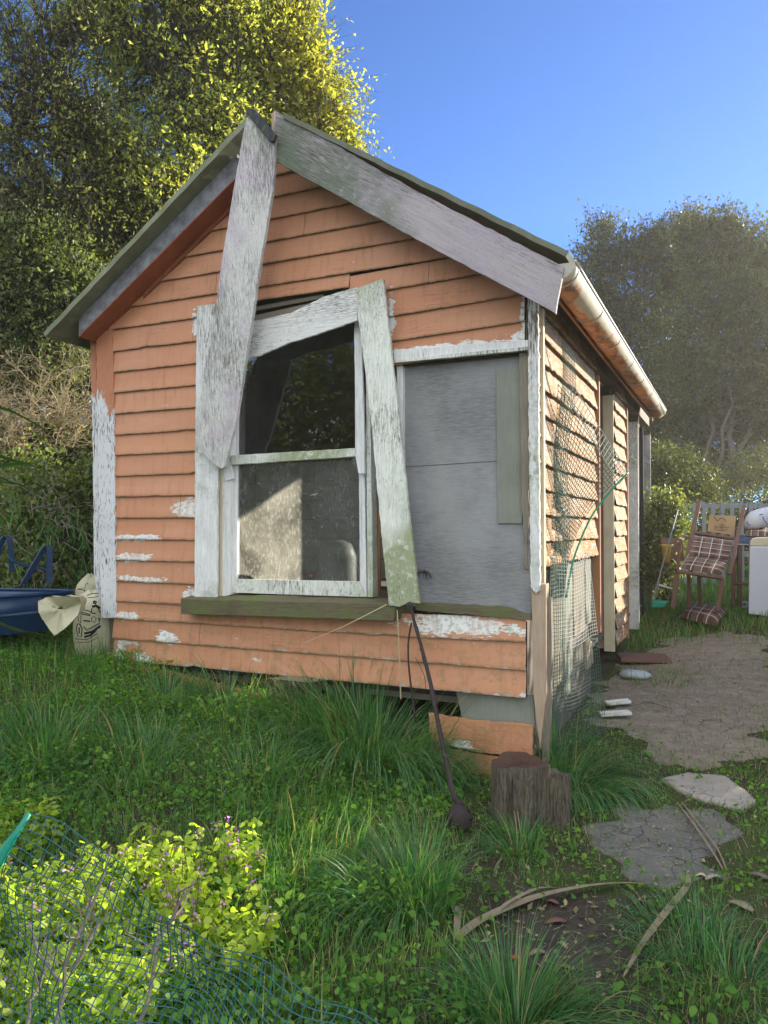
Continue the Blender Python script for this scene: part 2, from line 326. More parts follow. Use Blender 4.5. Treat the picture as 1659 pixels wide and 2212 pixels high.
# --- orange weatherboards: measured bare patches, moss and painted shadow lines along the laps
def orangemat(name, patches, base=(.50, .225, .108), side=False):
    s = NT(name); co = s.co(); v0 = s.attr('v'); v = s.math('MODULO', v0, 10.0); wnz = s.n('ShaderNodeTexWhiteNoise', noise_dimensions='1D'); s.put(wnz.inputs['W'], s.math('FLOOR', s.math('DIVIDE', v0, 10.0))); rnd = wnz.outputs['Value']; nz = s.noise(5.5, s.co((1, 1, 2.2)), 6, .62); fine = s.noise(34, s.co((.6, .6, 3)), 4); big = s.noise(1.1, detail=2)
    col = s.mix(s.ramp(big, [(.3, 0), (.75, .45)]), base, (.48, .185, .095, 1))
    col = s.mix(s.math('MULTIPLY', fine, .22), col, (.60, .30, .19, 1))
    col = s.mix(s.math('MULTIPLY', rnd, .38), col, (.40, .20, .115, 1)); col = s.mix(s.math('MULTIPLY', s.math('FRACT', s.math('MULTIPLY', rnd, 7.0)), .22), col, (.62, .33, .2, 1))
    dist = None
    for (dx, dy, rx, rz) in patches:
        c = FY(dx, dy, 0) - SHED; e = FY(dx + rx, dy, 0) - SHED; g = FY(dx, dy - rz, 0) - SHED
        a = s.n('ShaderNodeVectorMath', operation='SUBTRACT'); s.put(a.inputs[0], co); a.inputs[1].default_value = (c.x, c.y, c.z)
        b = s.n('ShaderNodeVectorMath', operation='MULTIPLY'); s.put(b.inputs[0], a.outputs[0]); b.inputs[1].default_value = (1 / max(.01, e.x - c.x), 0, 1 / max(.01, g.z - c.z))
        l = s.n('ShaderNodeVectorMath', operation='LENGTH'); s.put(l.inputs[0], b.outputs[0])
        dist = l.outputs['Value'] if dist is None else s.math('MINIMUM', dist, l.outputs['Value'])
    wn_ = s.math('ADD', s.math('MULTIPLY', s.math('SUBTRACT', nz, .5), 3.0), s.math('MULTIPLY', s.math('SUBTRACT', fine, .5), 1.6))
    if dist is not None:
        dn = s.math('ADD', dist, wn_); ring = s.ramp(dn, [(.90, 0), (.985, 1), (1.0, 1)]); mk = s.ramp(dn, [(.94, 1), (.985, 0)]); ring2 = s.math('MULTIPLY', s.math('LESS_THAN', dn, 1.07), .5); col = s.mix(ring2, col, (.27, .12, .07, 1))
        white = s.mix(s.ramp(s.noise(40, detail=5), [(.5, 0), (.62, .7)]), (.72, .72, .70, 1), (.34, .36, .25, 1))
        col = s.mix(mk, col, white)
    # small stray chips near the laps
    ch = s.math('MULTIPLY', s.ramp(s.noise(26, s.co((.5, .5, 1.6)), 5, .7), [(.665, 0), (.685, 1)]), s.ramp(s.noise(1.3, detail=1), [(.5, 0), (.6, 1)]))
    col = s.mix(s.math('MULTIPLY', ch, .8), col, (.55, .62, .6, 1))
    lap = s.math('MULTIPLY', s.ramp(v, [(.01, 1), (.09, 0)]), s.ramp(s.noise(11, s.co((1, 1, .6)), 6, .75), [(.42, .2), (.58, 1)]))
    fade = s.ramp(s.noise(2.4, s.co((.7, 1, 2.5)), 5, .6), [(.45, 0), (.75, .6)]); col = s.mix(fade, col, (.58, .31, .19, 1))
    run = s.math('MULTIPLY', s.ramp(s.noise(10, s.co((2.2, 1, .25)), 5, .65), [(.52, 0), (.72, 1)]), .38); col = s.mix(run, col, (.24, .11, .06, 1))
    nl = s.ramp(s.vor(6.2, s.co((.5, 0, 1))), [(0, 1), (.014, 1), (.026, 0)]); col = s.mix(s.math('MULTIPLY', nl, .75), col, (.12, .05, .03, 1))
    col = s.mix(lap, col, (.10, .10, .045, 1))
    jx = s.math('ABSOLUTE', s.math('SUBTRACT', s.sep(co)[0], s.math('MULTIPLY', s.math('SUBTRACT', s.math('FRACT', s.math('MULTIPLY', rnd, 13.7)), .5), 5.2)))
    col = s.mix(s.math('MULTIPLY', s.math('LESS_THAN', jx, .0018), .85), col, (.05, .03, .02, 1))
    zc = s.math('MULTIPLY', s.sep(co)[2], .4)
    ed = s.math('MULTIPLY', s.ramp(v, [(.02, 1), (.3, .0)]), s.ramp(s.noise(9, s.co((1.2, 1, 3)), 7, .72), [(.44, 0), (.72, 1)])); ed = s.math('MULTIPLY', ed, s.ramp(zc, [(.2, 1), (.75, .25)]))
    col = s.mix(s.ramp(ed, [(.30, 0), (.34, .85)]), col, s.mix(fine, (.55, .53, .47, 1), (.20, .17, .12, 1)))
    split = s.math('MULTIPLY', s.ramp(s.noise(3, s.co((.5, 1, 16)), 4, .5), [(.493, 0), (.499, 1), (.501, 1), (.507, 0)]), s.ramp(s.noise(1.9, detail=1), [(.56, 0), (.62, .7)])); col = s.mix(split, col, (.08, .045, .03, 1))
    zz = s.sep(co)[2]
    low = s.math('MULTIPLY', s.ramp(s.math('MULTIPLY', zz, .4), [(.25, .75), (.5, 0)]), s.ramp(s.noise(17, detail=6, rough=.7), [(.5, 0), (.62, 1)]))
    col = s.mix(s.math('MULTIPLY', low, .55), col, (.17, .15, .06, 1))
    s.bump(s.math('ADD', fine, s.math('MULTIPLY', nz, .4)), .12, .004)
    return s.done(col, .62, .3)
PATCH = [(400, 1100, 36, 18), (297, 1161, 44, 7), (288, 1205, 40, 8), (308, 1250, 60, 7), (412, 1283, 13, 11), (272, 1330, 32, 9), (359, 1379, 22, 12), (312, 1421, 24, 11), (276, 1388, 22, 6),
         (1000, 1350, 128, 22), (900, 760, 90, 12), (1010, 748, 120, 11), (1130, 735, 26, 24), (1134, 690, 9, 44), (264, 1412, 12, 24), (555, 1424, 12, 4), (1000, 1608, 26, 9), (1135, 1634, 16, 8), (950, 1655, 30, 9), (1090, 1672, 22, 6), (1075, 1502, 9, 7), (1136, 1500, 14, 6), (848, 690, 8, 50), (425, 708, 6, 30)]
M['orange'] = orangemat('orange_paint', PATCH)
M['orange_plain'] = orangemat('orange_paint_plain', [])
def cornermat():
    s = NT('corner_paint'); co = s.co(); z = s.sep(co)[2]; n1 = s.noise(12, s.co((10, 10, 1.2)), 7, .68); n2 = s.noise(2.5, s.co((2, 2, 1)), 4)
    p = s.mix(s.noise(3), (.70, .70, .70, 1), (.52, .53, .54, 1))
    mk = s.ramp(s.math('ADD', n1, s.math('MULTIPLY', n2, .25)), [(.68, 0), (.71, 1)])
    col = s.mix(mk, p, s.mix(n1, (.22, .19, .14, 1), (.06, .05, .03, 1)))
    x = s.sep(co)[0]
    h = s.math('ADD', s.math('ADD', z, s.math('MULTIPLY', n2, .8)), s.math('MULTIPLY', x, .35))
    left = s.ramp(s.math('MULTIPLY', s.math('ADD', x, 2.0), .5), [(.3, 1), (.4, 0)])
    om = s.math('MULTIPLY', s.ramp(s.math('DIVIDE', h, 4), [(.595, 0), (.60, 1)]), left)
    col = s.mix(om, col, (.47, .2, .11, 1))
    s.bump(s.math('SUBTRACT', n1, mk), .6, .004); return s.done(col, .75, .2)
M['corner'] = cornermat()
M['white'] = flakymat('white_flaking_paint', (.80, .80, .77), (.26, .23, .17), .335, grain=(9, 9, 1.3), scale=11, moss=(.17, .2, .09), mossamt=.45, speck=.5)
M['white_h'] = flakymat('white_crazed_paint', (.80, .80, .77), (.30, .28, .24), .34, grain=(1.6, 1.6, 12), scale=14, mossamt=.2, speck=.2)
M['white_moss'] = flakymat('mossy_white_paint', (.76, .78, .70), (.34, .34, .27), .33, grain=(9, 9, 1.6), scale=12, moss=(.22, .25, .10), mossamt=.62, speck=.8)
M['white_clean'] = flakymat('white_paint', (.80, .80, .78), (.3, .28, .24), .25, mossamt=.15, speck=.15)
M['barge_old'] = flakymat('fallen_board_paint', (.70, .69, .65), (.26, .25, .22), .37, grain=(8, 8, .9), scale=12, mossamt=.3, moss=(.22, .24, .14), tint=(.52, .44, .50), speck=.55, soft=.09)
M['barge'] = flakymat('lilac_grey_paint', (.43, .385, .40), (.13, .125, .115), .43, grain=(.8, 1.0, 12), scale=13, mossamt=.62, moss=(.12, .15, .10), tint=(.38, .33, .38), speck=.35, soft=.05, tilt=R(-32.7))
M['blackrot'] = flakymat('blackened_wood', (.42, .45, .47), (.05, .055, .07), .56, mossamt=.2)
M['sill'] = woodmat('mossy_sill', (.17, .14, .09), (.075, .06, .04), (1.5, 26, 26), .95, bump=1.0, moss=(.12, .14, .05), mossamt=.5)
M['sheet'] = woodmat('lichened_roof_sheet', (.17, .18, .13), (.09, .10, .07), (3, 3, 3), .5, moss=(.11, .125, .08), mossamt=.5)
M['sheet_edge'] = woodmat('lichened_sheet_edge', (.24, .25, .17), (.13, .15, .09), (3, 3, 3), .6, moss=(.15, .165, .10), mossamt=.45)
M['rafter'] = woodmat('slate_blue_rafter', (.27, .28, .31), (.07, .075, .09), (2, 14, 2), .8)
M['soffit'] = woodmat('rusty_soffit_paint', (.36, .13, .07), (.17, .06, .035), (3, 14, 3), .6, bump=.6)
M['ply'] = (lambda s: (s.bump(s.noise(5, s.co((3, 1, 55)), 5), .12, .003), s.done(s.mix(s.ramp(s.noise(5, s.co((3, 1, 55)), 5, .7), [(.35, 0), (.72, .75)]), s.mix(s.ramp(s.noise(1.5, detail=5, rough=.65), [(.36, 0), (.62, 1)]), (.245, .25, .255, 1), (.12, .125, .13, 1)), (.34, .34, .335, 1)), .8, .2))[1])(NT('weathered_plywood'))
M['greyboard'] = woodmat('grey_green_board', (.24, .25, .21), (.15, .16, .13), (30, 2, 1.5), .5, moss=(.18, .2, .13), mossamt=.35)
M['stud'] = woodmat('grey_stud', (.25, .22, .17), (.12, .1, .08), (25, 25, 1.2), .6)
M['stud_lit'] = woodmat('sunlit_stud', (.44, .34, .25), (.26, .17, .11), (25, 25, 1.2), .6)  # lit copy of the stud wood, sunlight put into the paler colour
M['cream'] = woodmat('cream_batten', (.62, .56, .40), (.35, .27, .16), (25, 25, 1.2), .45)
def baremat():
    s = NT('bare_peeling_boards'); g = s.noise(7, s.co((3, 1.2, 40)), 6, .65); pk = s.noise(22, s.co((1, 1.1, 2.0)), 6, .7); b = s.noise(2.6, s.co((1, .8, 2)), 3)
    col = s.mix(s.ramp(g, [(.35, 0), (.7, .8)]), (.62, .39, .21, 1), (.36, .18, .08, 1))
    col = s.mix(s.ramp(b, [(.5, 0), (.58, .8)]), col, (.72, .54, .38, 1))
    col = s.mix(s.ramp(pk, [(.56, 0), (.59, 1)]), col, (.55, .27, .13, 1)); col = s.mix(s.ramp(s.noise(13, s.co((1, .8, 2.6)), 6, .7), [(.56, 0), (.585, 1)]), col, (.80, .74, .64, 1)); col = s.mix(s.ramp(s.noise(5, s.co((3, .4, 26)), 4, .6), [(.6, 0), (.66, .8)]), col, (.16, .10, .06, 1))
    col = s.mix(s.ramp(pk, [(.40, 1), (.43, 0)]), col, (.10, .05, .035, 1))
    v0 = s.attr('v'); v = s.math('MODULO', v0, 10.0); wnz = s.n('ShaderNodeTexWhiteNoise', noise_dimensions='1D'); s.put(wnz.inputs['W'], s.math('FLOOR', s.math('DIVIDE', v0, 10.0))); col = s.mix(s.math('MULTIPLY', wnz.outputs['Value'], .5), col, (.52, .40, .28, 1)); col = s.mix(s.ramp(v, [(.0, .8), (.06, 0)]), col, (.10, .07, .03, 1))
    s.bump(s.math('ADD', pk, s.math('MULTIPLY', g, .5)), 1.0, .02); return s.done(col, .85, .15)
M['bare'] = baremat()
def gutmat():
    s = NT('rusty_cream_gutter'); v = s.attr('v'); n = s.noise(9, s.co((1, .7, 1)), 6, .7); n2 = s.noise(2.2, s.co((1, .6, 1)), 2)
    f = s.ramp(s.math('ADD', v, s.math('MULTIPLY', s.math('ADD', s.math('SUBTRACT', n, .5), s.math('SUBTRACT', n2, .5)), .8)), [(.60, 1), (.68, 0)])
    rust = s.mix(s.ramp(n, [(.42, 0), (.62, 1)]), (.58, .23, .08, 1), (.09, .05, .04, 1))
    col = s.mix(f, s.mix(s.ramp(n, [(.4, 0), (.7, .5)]), (.58, .52, .38, 1), (.38, .33, .23, 1)), rust)
    return s.done(col, .6, .35)
M['gutter'] = gutmat()
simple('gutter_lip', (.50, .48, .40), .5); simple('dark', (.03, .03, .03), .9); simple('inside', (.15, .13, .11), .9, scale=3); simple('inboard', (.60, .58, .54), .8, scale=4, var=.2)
simple('rust_trim', (.38, .18, .09), .8); simple('iron', (.05, .05, .05), .5, metallic=.6)
simple('blue_paint', (.012, .045, .12), .4, .5, .2, 5); simple('blue_dark', (.015, .04, .10), .5, .4)
simple('brown_wood', (.17, .085, .06), .6, .35, .3, 14); simple('kraft', (.45, .31, .17), .85, .1, .1, 8); simple('white_enamel', (.55, .55, .62), .35, .5, .05, 3); simple('cream_plastic', (.58, .5, .35), .45, .4, .05)
simple('picket', (.22, .25, .28), .7, .3, .25, 10); simple('green_plastic', (.0, .22, .13), .4, .5, .15); simple('green_net', (.09, .15, .12), .8, .1, .15); simple('blue_net', (.006, .085, .09), .45, .5, .2); simple('pale_net', (.55, .58, .52), .4, .5, .15)
simple('ink', (.02, .02, .025), .8, .1, .1); simple('pillow', (.55, .57, .62), .9, .1, .15, 9); simple('blue_print', (.07, .16, .35), .8); simple('amber', (.55, .36, .05), .3, .5, .1)
simple('stone', (.42, .47, .50), .7, .3, .25, 9, .3); simple('straw', (.50, .42, .25), .8, .2, .3, 20); simple('twig', (.46, .37, .22), .85, .15, .3, 30); simple('dark_stalk', (.055, .04, .04), .8, .25, .5, 30, .5)
simple('bark', (.10, .085, .065), .9, .1, .5, 14, .8); simple('branch', (.20, .17, .13), .9, .1, .4, 12, .5); simple('flaxdead', (.33, .26, .17), .85, .15, .4, 25, .3); simple('orange_cap', (.75, .13, .02), .5); simple('bluebit', (.05, .12, .45), .5)
simple('purple', (.52, .22, .50), .7, .2, .3, 60); simple('concrete_pale', (.44, .39, .34), .9, .1, .3, 25, .5); simple('pinkboard', (.5, .33, .3), .8, .2, .3, 16); simple('jug', (.22, .22, .21), .5, .3, .1)
M['drystem'] = M['straw']
def sackmat(name, c):
    s = NT(name); n = s.noise(5, detail=5); w = s.noise(160, detail=1)
    s.bump(s.math('ADD', n, s.math('MULTIPLY', w, .08)), .5, .03); return s.done(s.mix(n, c, tuple(x * .7 for x in c)), .7, .25)
M['sack'] = sackmat('sack_cloth', (.62, .58, .40)); M['sack_print'] = sackmat('printed_sack_cloth', (.58, .55, .38))
def plaid(name):
    s = NT(name); u = s.sep(s.co((1, 1, 1), 'UV')); 
    def band(c, k, w):
        f = s.math('FRACT', s.math('MULTIPLY', c, k)); return s.ramp(f, [(0, 1), (w, 1), (w + .02, 0), (1, 0)])
    col = s.mix(.5, (.12, .065, .05, 1), (.10, .055, .045, 1))
    for c in (u[0], u[1]):
        col = s.mix(s.math('MULTIPLY', band(c, 3.0, .42), .45), col, (.26, .18, .15, 1))
        col = s.mix(s.math('MULTIPLY', band(c, 24.0, .3), .35), col, (.05, .03, .03, 1))
    for c in (u[0], u[1]): col = s.mix(s.math('MULTIPLY', band(c, 4.0, .07), .85), col, (.62, .55, .5, 1))
    return s.done(col, .95, .05)
M['plaid'] = plaid('brown_plaid_cloth')
def stumpmat(top):
    s = NT('stump_top' if top else 'stump_bark'); 
    if top:
        n = s.noise(6, detail=6, rough=.7); col = s.mix(n, (.13, .065, .045, 1), (.035, .022, .018, 1)); s.bump(n, 1, .03)
    else:
        g = s.noise(9, s.co((11, 11, 1.3)), 8, .75); col = s.mix(s.ramp(g, [(.38, 0), (.62, 1)]), (.045, .036, .03, 1), (.21, .18, .13, 1)); s.bump(g, 1, .02)
    return s.done(col, .85, .2)
M['stump'] = stumpmat(False); M['stump_top'] = stumpmat(True)
def glassmat(name, dust):
    s = NT(name); s.t.nodes.remove(s.b)
    g = s.n('ShaderNodeBsdfGlossy'); g.inputs['Roughness'].default_value = .015; g.inputs[0].default_value = (1, 1, 1, 1)
    t = s.n('ShaderNodeBsdfTransparent'); t.inputs[0].default_value = (.72, .76, .76, 1)
    fr = s.n('ShaderNodeFresnel'); fr.inputs[0].default_value = 1.5
    m1 = s.n('ShaderNodeMixShader'); s.put(m1.inputs[0], fr.outputs[0]); s.t.links.new(t.outputs[0], m1.inputs[1]); s.t.links.new(g.outputs[0], m1.inputs[2])
    d = s.n('ShaderNodeBsdfTranslucent'); d.inputs[0].default_value = (.75, .71, .62, 1); df = s.n('ShaderNodeBsdfDiffuse'); df.inputs[0].default_value = (.5, .5, .48, 1)
    dd = s.n('ShaderNodeMixShader'); dd.inputs[0].default_value = .30; s.t.links.new(d.outputs[0], dd.inputs[1]); s.t.links.new(df.outputs[0], dd.inputs[2])
    sp = s.ramp(s.noise(70, s.co((1, 1, .45)), 4, .7), [(.5, 0), (.72, 1)]); cl = s.ramp(s.noise(4, detail=4), [(.35, .25), (.7, 1)])
    f = s.math('ADD', s.math('MULTIPLY', cl, dust * .55), s.math('MULTIPLY', sp, dust * .5)); f = s.math('MULTIPLY', f, 1.0, clamp=True)
    m2 = s.n('ShaderNodeMixShader'); s.put(m2.inputs[0], f); s.t.links.new(m1.outputs[0], m2.inputs[1]); s.t.links.new(dd.outputs[0], m2.inputs[2]); s.t.links.new(m2.outputs[0], s.out.inputs[0])
    return s.m
M['glass'] = glassmat('window_glass', .025); M['glass_dusty'] = glassmat('dusty_glass', .50)
def groundmat():
    s = NT('ground_soil'); n = s.noise(2.2, detail=6); f = s.noise(30, detail=6, rough=.75)
    col = s.mix(s.ramp(n, [(.4, 0), (.62, 1)]), (.06, .048, .034, 1), (.07, .085, .03, 1)); col = s.mix(s.ramp(f, [(.55, 0), (.68, .8)]), col, (.15, .115, .07, 1))
    s.bump(f, .8, .02); return s.done(col, .95, .1)
M['ground'] = groundmat()
def crackmat(name, c0, c1, sc, w=.03):
    s = NT(name); base = s.co(); nz = s.n('ShaderNodeTexNoise'); nz.inputs['Scale'].default_value = 5; s.put(nz.inputs['Vector'], base)
    a = s.n('ShaderNodeVectorMath', operation='MULTIPLY_ADD'); s.put(a.inputs[0], nz.outputs['Color']); a.inputs[1].default_value = (.2, .2, .2); s.put(a.inputs[2], base)
    cr = s.math('MULTIPLY', s.ramp(s.vor(sc, a.outputs[0], 'DISTANCE_TO_EDGE'), [(0, 1), (w, 0)]), s.ramp(s.noise(1.8, detail=3), [(.42, 0), (.6, 1)])); n = s.noise(9, detail=6, rough=.7); f = s.noise(60, detail=4)
    col = s.mix(s.ramp(n, [(.35, 0), (.7, 1)]), c0, c1); col = s.mix(s.math('MULTIPLY', f, .3), col, tuple(x * .5 for x in c0)); peb = s.vor(38, base, 'F1', 'Color'); pm = s.ramp(s.vor(38, base), [(.16, 1), (.24, 0)]); col = s.mix(s.math('MULTIPLY', pm, .35), col, s.mix(.8, peb, tuple(x * 1.5 for x in c1) + (1,))); col = s.mix(s.math('MULTIPLY', cr, .6), col, (.03, .025, .018, 1))
    s.bump(s.math('SUBTRACT', s.math('MULTIPLY', n, .5), cr), .8, .015); return s.done(col, .9, .2)
M['path'] = crackmat('cracked_path', (.20, .165, .125), (.33, .28, .22), 5, .012); M['slab'] = crackmat('cracked_concrete', (.12, .115, .10), (.21, .195, .165), 6, .016); M['pale'] = crackmat('pale_concrete_edge', (.38, .34, .29), (.28, .25, .21), 9, .02)
M['soil'] = crackmat('bare_soil', (.05, .04, .03), (.085, .065, .05), 14, .01)
M['leaf_gold'] = leafmat('golden_green_foliage', (.24, .24, .04), (.44, .41, .08), (.54, .50, .16), .62)
M['leaf_mid'] = leafmat('green_foliage', (.17, .21, .07), (.40, .42, .12), (.70, .64, .2), .64)
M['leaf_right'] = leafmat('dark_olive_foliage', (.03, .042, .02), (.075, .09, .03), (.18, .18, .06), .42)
M['leaf_dark'] = leafmat('dark_green_foliage', (.06, .085, .035), (.14, .175, .06), (.33, .33, .12), .45)
M['leaf_olive'] = leafmat('olive_foliage', (.10, .115, .045), (.21, .22, .07), (.40, .38, .13), .5)
M['grass'] = leafmat('grass_blades', (.06, .16, .04), (.115, .27, .055), (.27, .40, .09), .47, .45, .35, dead=(.36, .31, .17))
M['grass_long'] = leafmat('long_grass_blades', (.045, .135, .05), (.085, .235, .075), (.19, .35, .10), .45, .45, .4, dead=(.33, .30, .15))
M['herb'] = leafmat('herb_leaves', (.08, .20, .03), (.15, .33, .045), (.28, .44, .07), .55)
M['weed'] = leafmat('weed_leaves', (.24, .34, .05), (.40, .50, .07), (.54, .60, .14), .62, .5, .25)
M['dry'] = leafmat('dry_grass', (.20, .16, .09), (.34, .28, .17), (.50, .43, .28), .3)
M['flax'] = leafmat('strap_leaves', (.04, .10, .03), (.08, .17, .04), (.17, .26, .05), .4, .3, .6)
# ---------------------------------------------------------------- the shed
shed = thing('wooden_shed', SHED, 'derelict orange weatherboard shed with gable roof, boarded doorway and hanging white boards', 'shed')
AP = (-1.735, 4.385)
def roofz(x): return AP[1] - (x - AP[0]) * .6426 if x > AP[0] else AP[1] - (AP[0] - x) * .673
def rough_poly(pts, step=.05, j=.0015, rng=random.Random(3)):
    out = []; n = len(pts)
    for i in range(n):
        a, b = pts[i], pts[(i + 1) % n]; L = (b - a).length; k = max(1, int(L / step))
        for q in range(k):
            p = a.lerp(b, q / k)
            if q: p = p + Vector((rng.uniform(-j, j), 0, rng.uniform(-j, j)))
            out.append(p)
    return out
def plk(name, pd, Y, th, mat, parent=shed, label=None, j=.0015, step=.05, bevel=.002):
    yf = Y if callable(Y) else (lambda dx, dy: Y)
    pts = [FY(a, b, yf(a, b)) for a, b in pd]
    c = sum(pts, Vector()) / len(pts); mb = MB()
    pp = rough_poly(pts, step, j); mb.prism(pp, (0, th, 0))
    # prism winding: make the front face look at the camera
    return obj(name, mb, mat, parent, bevel=bevel, label=label)

E = [.52, .688, .845, .98, 1.135, 1.30, 1.463, 1.63, 1.797, 1.96, 2.125, 2.285, 2.453, 2.62, 2.783, 2.95, 3.125, 3.285, 3.445, 3.60, 3.76, 3.915, 4.07, 4.22, 4.36]
lx0 = FY(249, 1330).x; lx1 = FY(242, 750).x; lz0 = FY(249, 1330).z; lz1 = FY(242, 750).z
def xl(z): return (lx0 + (lx1 - lx0) * (z - lz0) / (lz1 - lz0)) - .012
def roofxl(z): return AP[0] - (AP[1] - .02 - z) / .673
def roofxr(z): return AP[0] + (AP[1] - .02 - z) / .6426
rb = random.Random(5)
def boardrow(mb, ln, z0, z1, a0, a1, b0, b1, dz=0.0, rough=.0006, chips=0.02, flip=False, out=.024, sag=0):
    """one bevel-back board from a0..b0 (bottom) and a1..b1 (top); flip=True runs along Y on the plane X=0"""
    nx = max(2, int((b0 - a0) / .06)); rows = [[], [], [], [], []]; at = [[], [], [], [], []]
    ch = 0; rid = rb.randint(1, 99) * 10
    for i in range(nx + 1):
        u = i / nx; r = rb.uniform(-rough, rough)
        if rb.random() < chips: ch = rb.uniform(.003, .012)
        else: ch *= .5
        xb = a0 + (b0 - a0) * u; xt = a1 + (b1 - a1) * u; zz0 = z0 + dz * u + r + ch + sag * math.sin(u * math.pi); zz1 = z1 + dz * u + sag * math.sin(u * math.pi)
        for k, (o, z, x, v) in enumerate(((.0, zz0 + .002, xb, 0), (out, zz0, xb, 0), (out - .0012, zz0 + .02, xb, .13), (out * .55, (zz0 + zz1) / 2, (xb + xt) / 2, .5), (.004, zz1 + .012, xt, 1))):
            p = (o, x, z) if flip else (x, -o, z)
            rows[k].append(p); at[k].append(rid + v)
    if flip: rows.reverse(); at.reverse()
    mb.grid(rows, at)
wb = MB(); wb2 = MB(); gb = MB(); lin = MB()
Xa = FY(424, 900).x + .02; Xb = FY(838, 700).x - .02; XR = -.012
for k in range(len(E) - 1):
    z0, z1 = E[k], E[k + 1]; iv = []
    if k <= 2:
        iv = [(xl(z0), XR, 0)] if k < 2 else [(xl(z0), FY(868, 1340).x, .0), (FY(868, 1340).x + .001, XR, .015)]
    elif k == 3: iv = [(xl(z0), Xa, 0)]
    elif z0 < 2.7: iv = [(xl(z0), Xa, 0)] + ([(Xb, XR, .035)] if z0 > 2.6 else [])
    elif z0 < 3.1: iv = [(xl(z0), Xa, 0), (Xb, XR, .035)]
    else: iv = [(None, None, 0)]
    for a, b, dz in iv:
        full = a is None
        if full or z1 > 2.9:
            la0 = max(xl(z0), roofxl(z0)); la1 = max(xl(z1), roofxl(z1)); rb0 = min(XR, roofxr(z0)); rb1 = min(XR, roofxr(z1))
        if full:
            if la1 >= rb1 - .02: continue
            if k == 16:      # the row over the window is cut back
                boardrow(gb, 0, z0, z1, la0, la1, -2.36, -2.36); boardrow(gb, 0, z0 + .062, z1, -2.36, -2.36, -1.22, -1.22); boardrow(gb, 0, z0, z1 - .03, -1.22, -1.22, rb0, rb1, .03)
            else: boardrow(gb, 0, z0, z1, la0, la1, rb0, rb1, 0)
            lin.abox(la1, rb1, .012, .024, z0 + (.07 if k == 16 else .0), z1)
        else:
            a_ = max(a, roofxl(z0)) if z1 > 2.9 else a; b_ = b
            boardrow(wb2 if a == Xb else wb, 0, z0, z1, a_, max(a, roofxl(z1)) if z1 > 2.9 else a, b_, min(b_, roofxr(z1)) if z1 > 2.9 else b_, dz)
            lin.abox(a_ + .02, b_, .012, .024, z0, z1)
obj('weatherboard_wall', wb, M['orange'], shed); obj('header_weatherboards', wb2, M['orange'], shed)
obj('gable_weatherboards', gb, M['orange'], shed)
obj('light_leak_backing', lin, M['dark'], shed)  # black backing added behind the single boards to stop light leaks
YE = SX(1404.7, 1200).y           # far end of the side wall
# corner boards
plk('corner_board', [(207.5, 715), (241.5, 712), (244, 780), (247, 1000), (250, 1300), (250, 1334), (219, 1335), (214, 1200), (209, 900)], -.026, .05, M['corner'], label='left corner board, orange above and flaking white below', j=.003)
plk('corner_return', [(193.5, 722), (207, 722), (209, 900), (214, 1200), (217, 1300), (210, 1290), (203, 1240), (199, 900)], .012, .05, M['corner'], j=.003)
plk('corner_board', [(1140, 640), (1162, 655), (1163, 800), (1165, 1100), (1167, 1250), (1166, 1276), (1157, 1282), (1146, 1268), (1143, 1000)], -.028, .03, M['white'], label='right corner board flaking white, rotted off at its foot', j=.004, step=.03)
b = MB(); b.beam(SX(1169, 668, .03), SX(1172, 1300, .03), .035, .04, (0, 1, 0)); obj('corner_batten', b, M['cream'], shed, bevel=.002)
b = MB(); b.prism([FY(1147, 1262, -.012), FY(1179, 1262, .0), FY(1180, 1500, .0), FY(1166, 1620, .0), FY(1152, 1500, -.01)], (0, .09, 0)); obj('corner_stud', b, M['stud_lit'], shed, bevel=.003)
b = MB(); b.prism([FY(1181, 1290, .05), FY(1190, 1290, .05), FY(1192, 1400, .05), FY(1186, 1640, .05), FY(1172, 1680, .05), FY(1170, 1450, .04)], (0, .05, 0)); obj('split_stud', b, M['stud'], shed, bevel=.003)
# boarded doorway
plk('plywood_panel', [(862, 770), (1141, 748), (1148, 1330), (890, 1310), (868, 1310)], .045, .012, M['ply'], j=0, label='weathered grey plywood sheet over the old doorway')
b = MB(); p, q = FY(872, 1009, .0445), FY(1072, 996, .0445); b.beam(p, q, .003, .003); obj('sheet_joint', b, M['dark'], shed)
plk('grey_board', [(1071.5, 800), (1124, 790), (1128, 1131), (1075, 1131)], .03, .018, M['greyboard'], label='short grey-green board nailed over the plywood')
plk('door_stud', [(1121, 762), (1141, 760), (1143, 1120), (1138, 1180), (1130, 1140), (1127, 1100)], .004, .02, M['stud'], j=.004)
plk('door_frame', [(856, 790), (869.5, 786), (870.5, 1000), (876, 1200), (884, 1300), (870, 1300), (862, 1000)], .006, .05, M['white_clean'])
plk('door_head', [(849.5, 757), (1140, 734), (1140, 755), (852, 784)], -.036, .06, M['white_clean'], label='white painted head trim with moss along its lower edge')
plk('door_head_lip', [(852, 777), (1140, 748), (1140, 756), (852, 784)], -.046, .02, M['white_moss'])
plk('door_ledge', [(897, 1302), (1088, 1312), (1146, 1330), (1146, 1340), (897, 1318)], -.024, .06, M['sill'], j=.004)
plk('bottom_plate_sheet', [(985, 1495), (1152, 1500), (1156, 1572), (1000, 1560)], .03, .02, M['greyboard'])
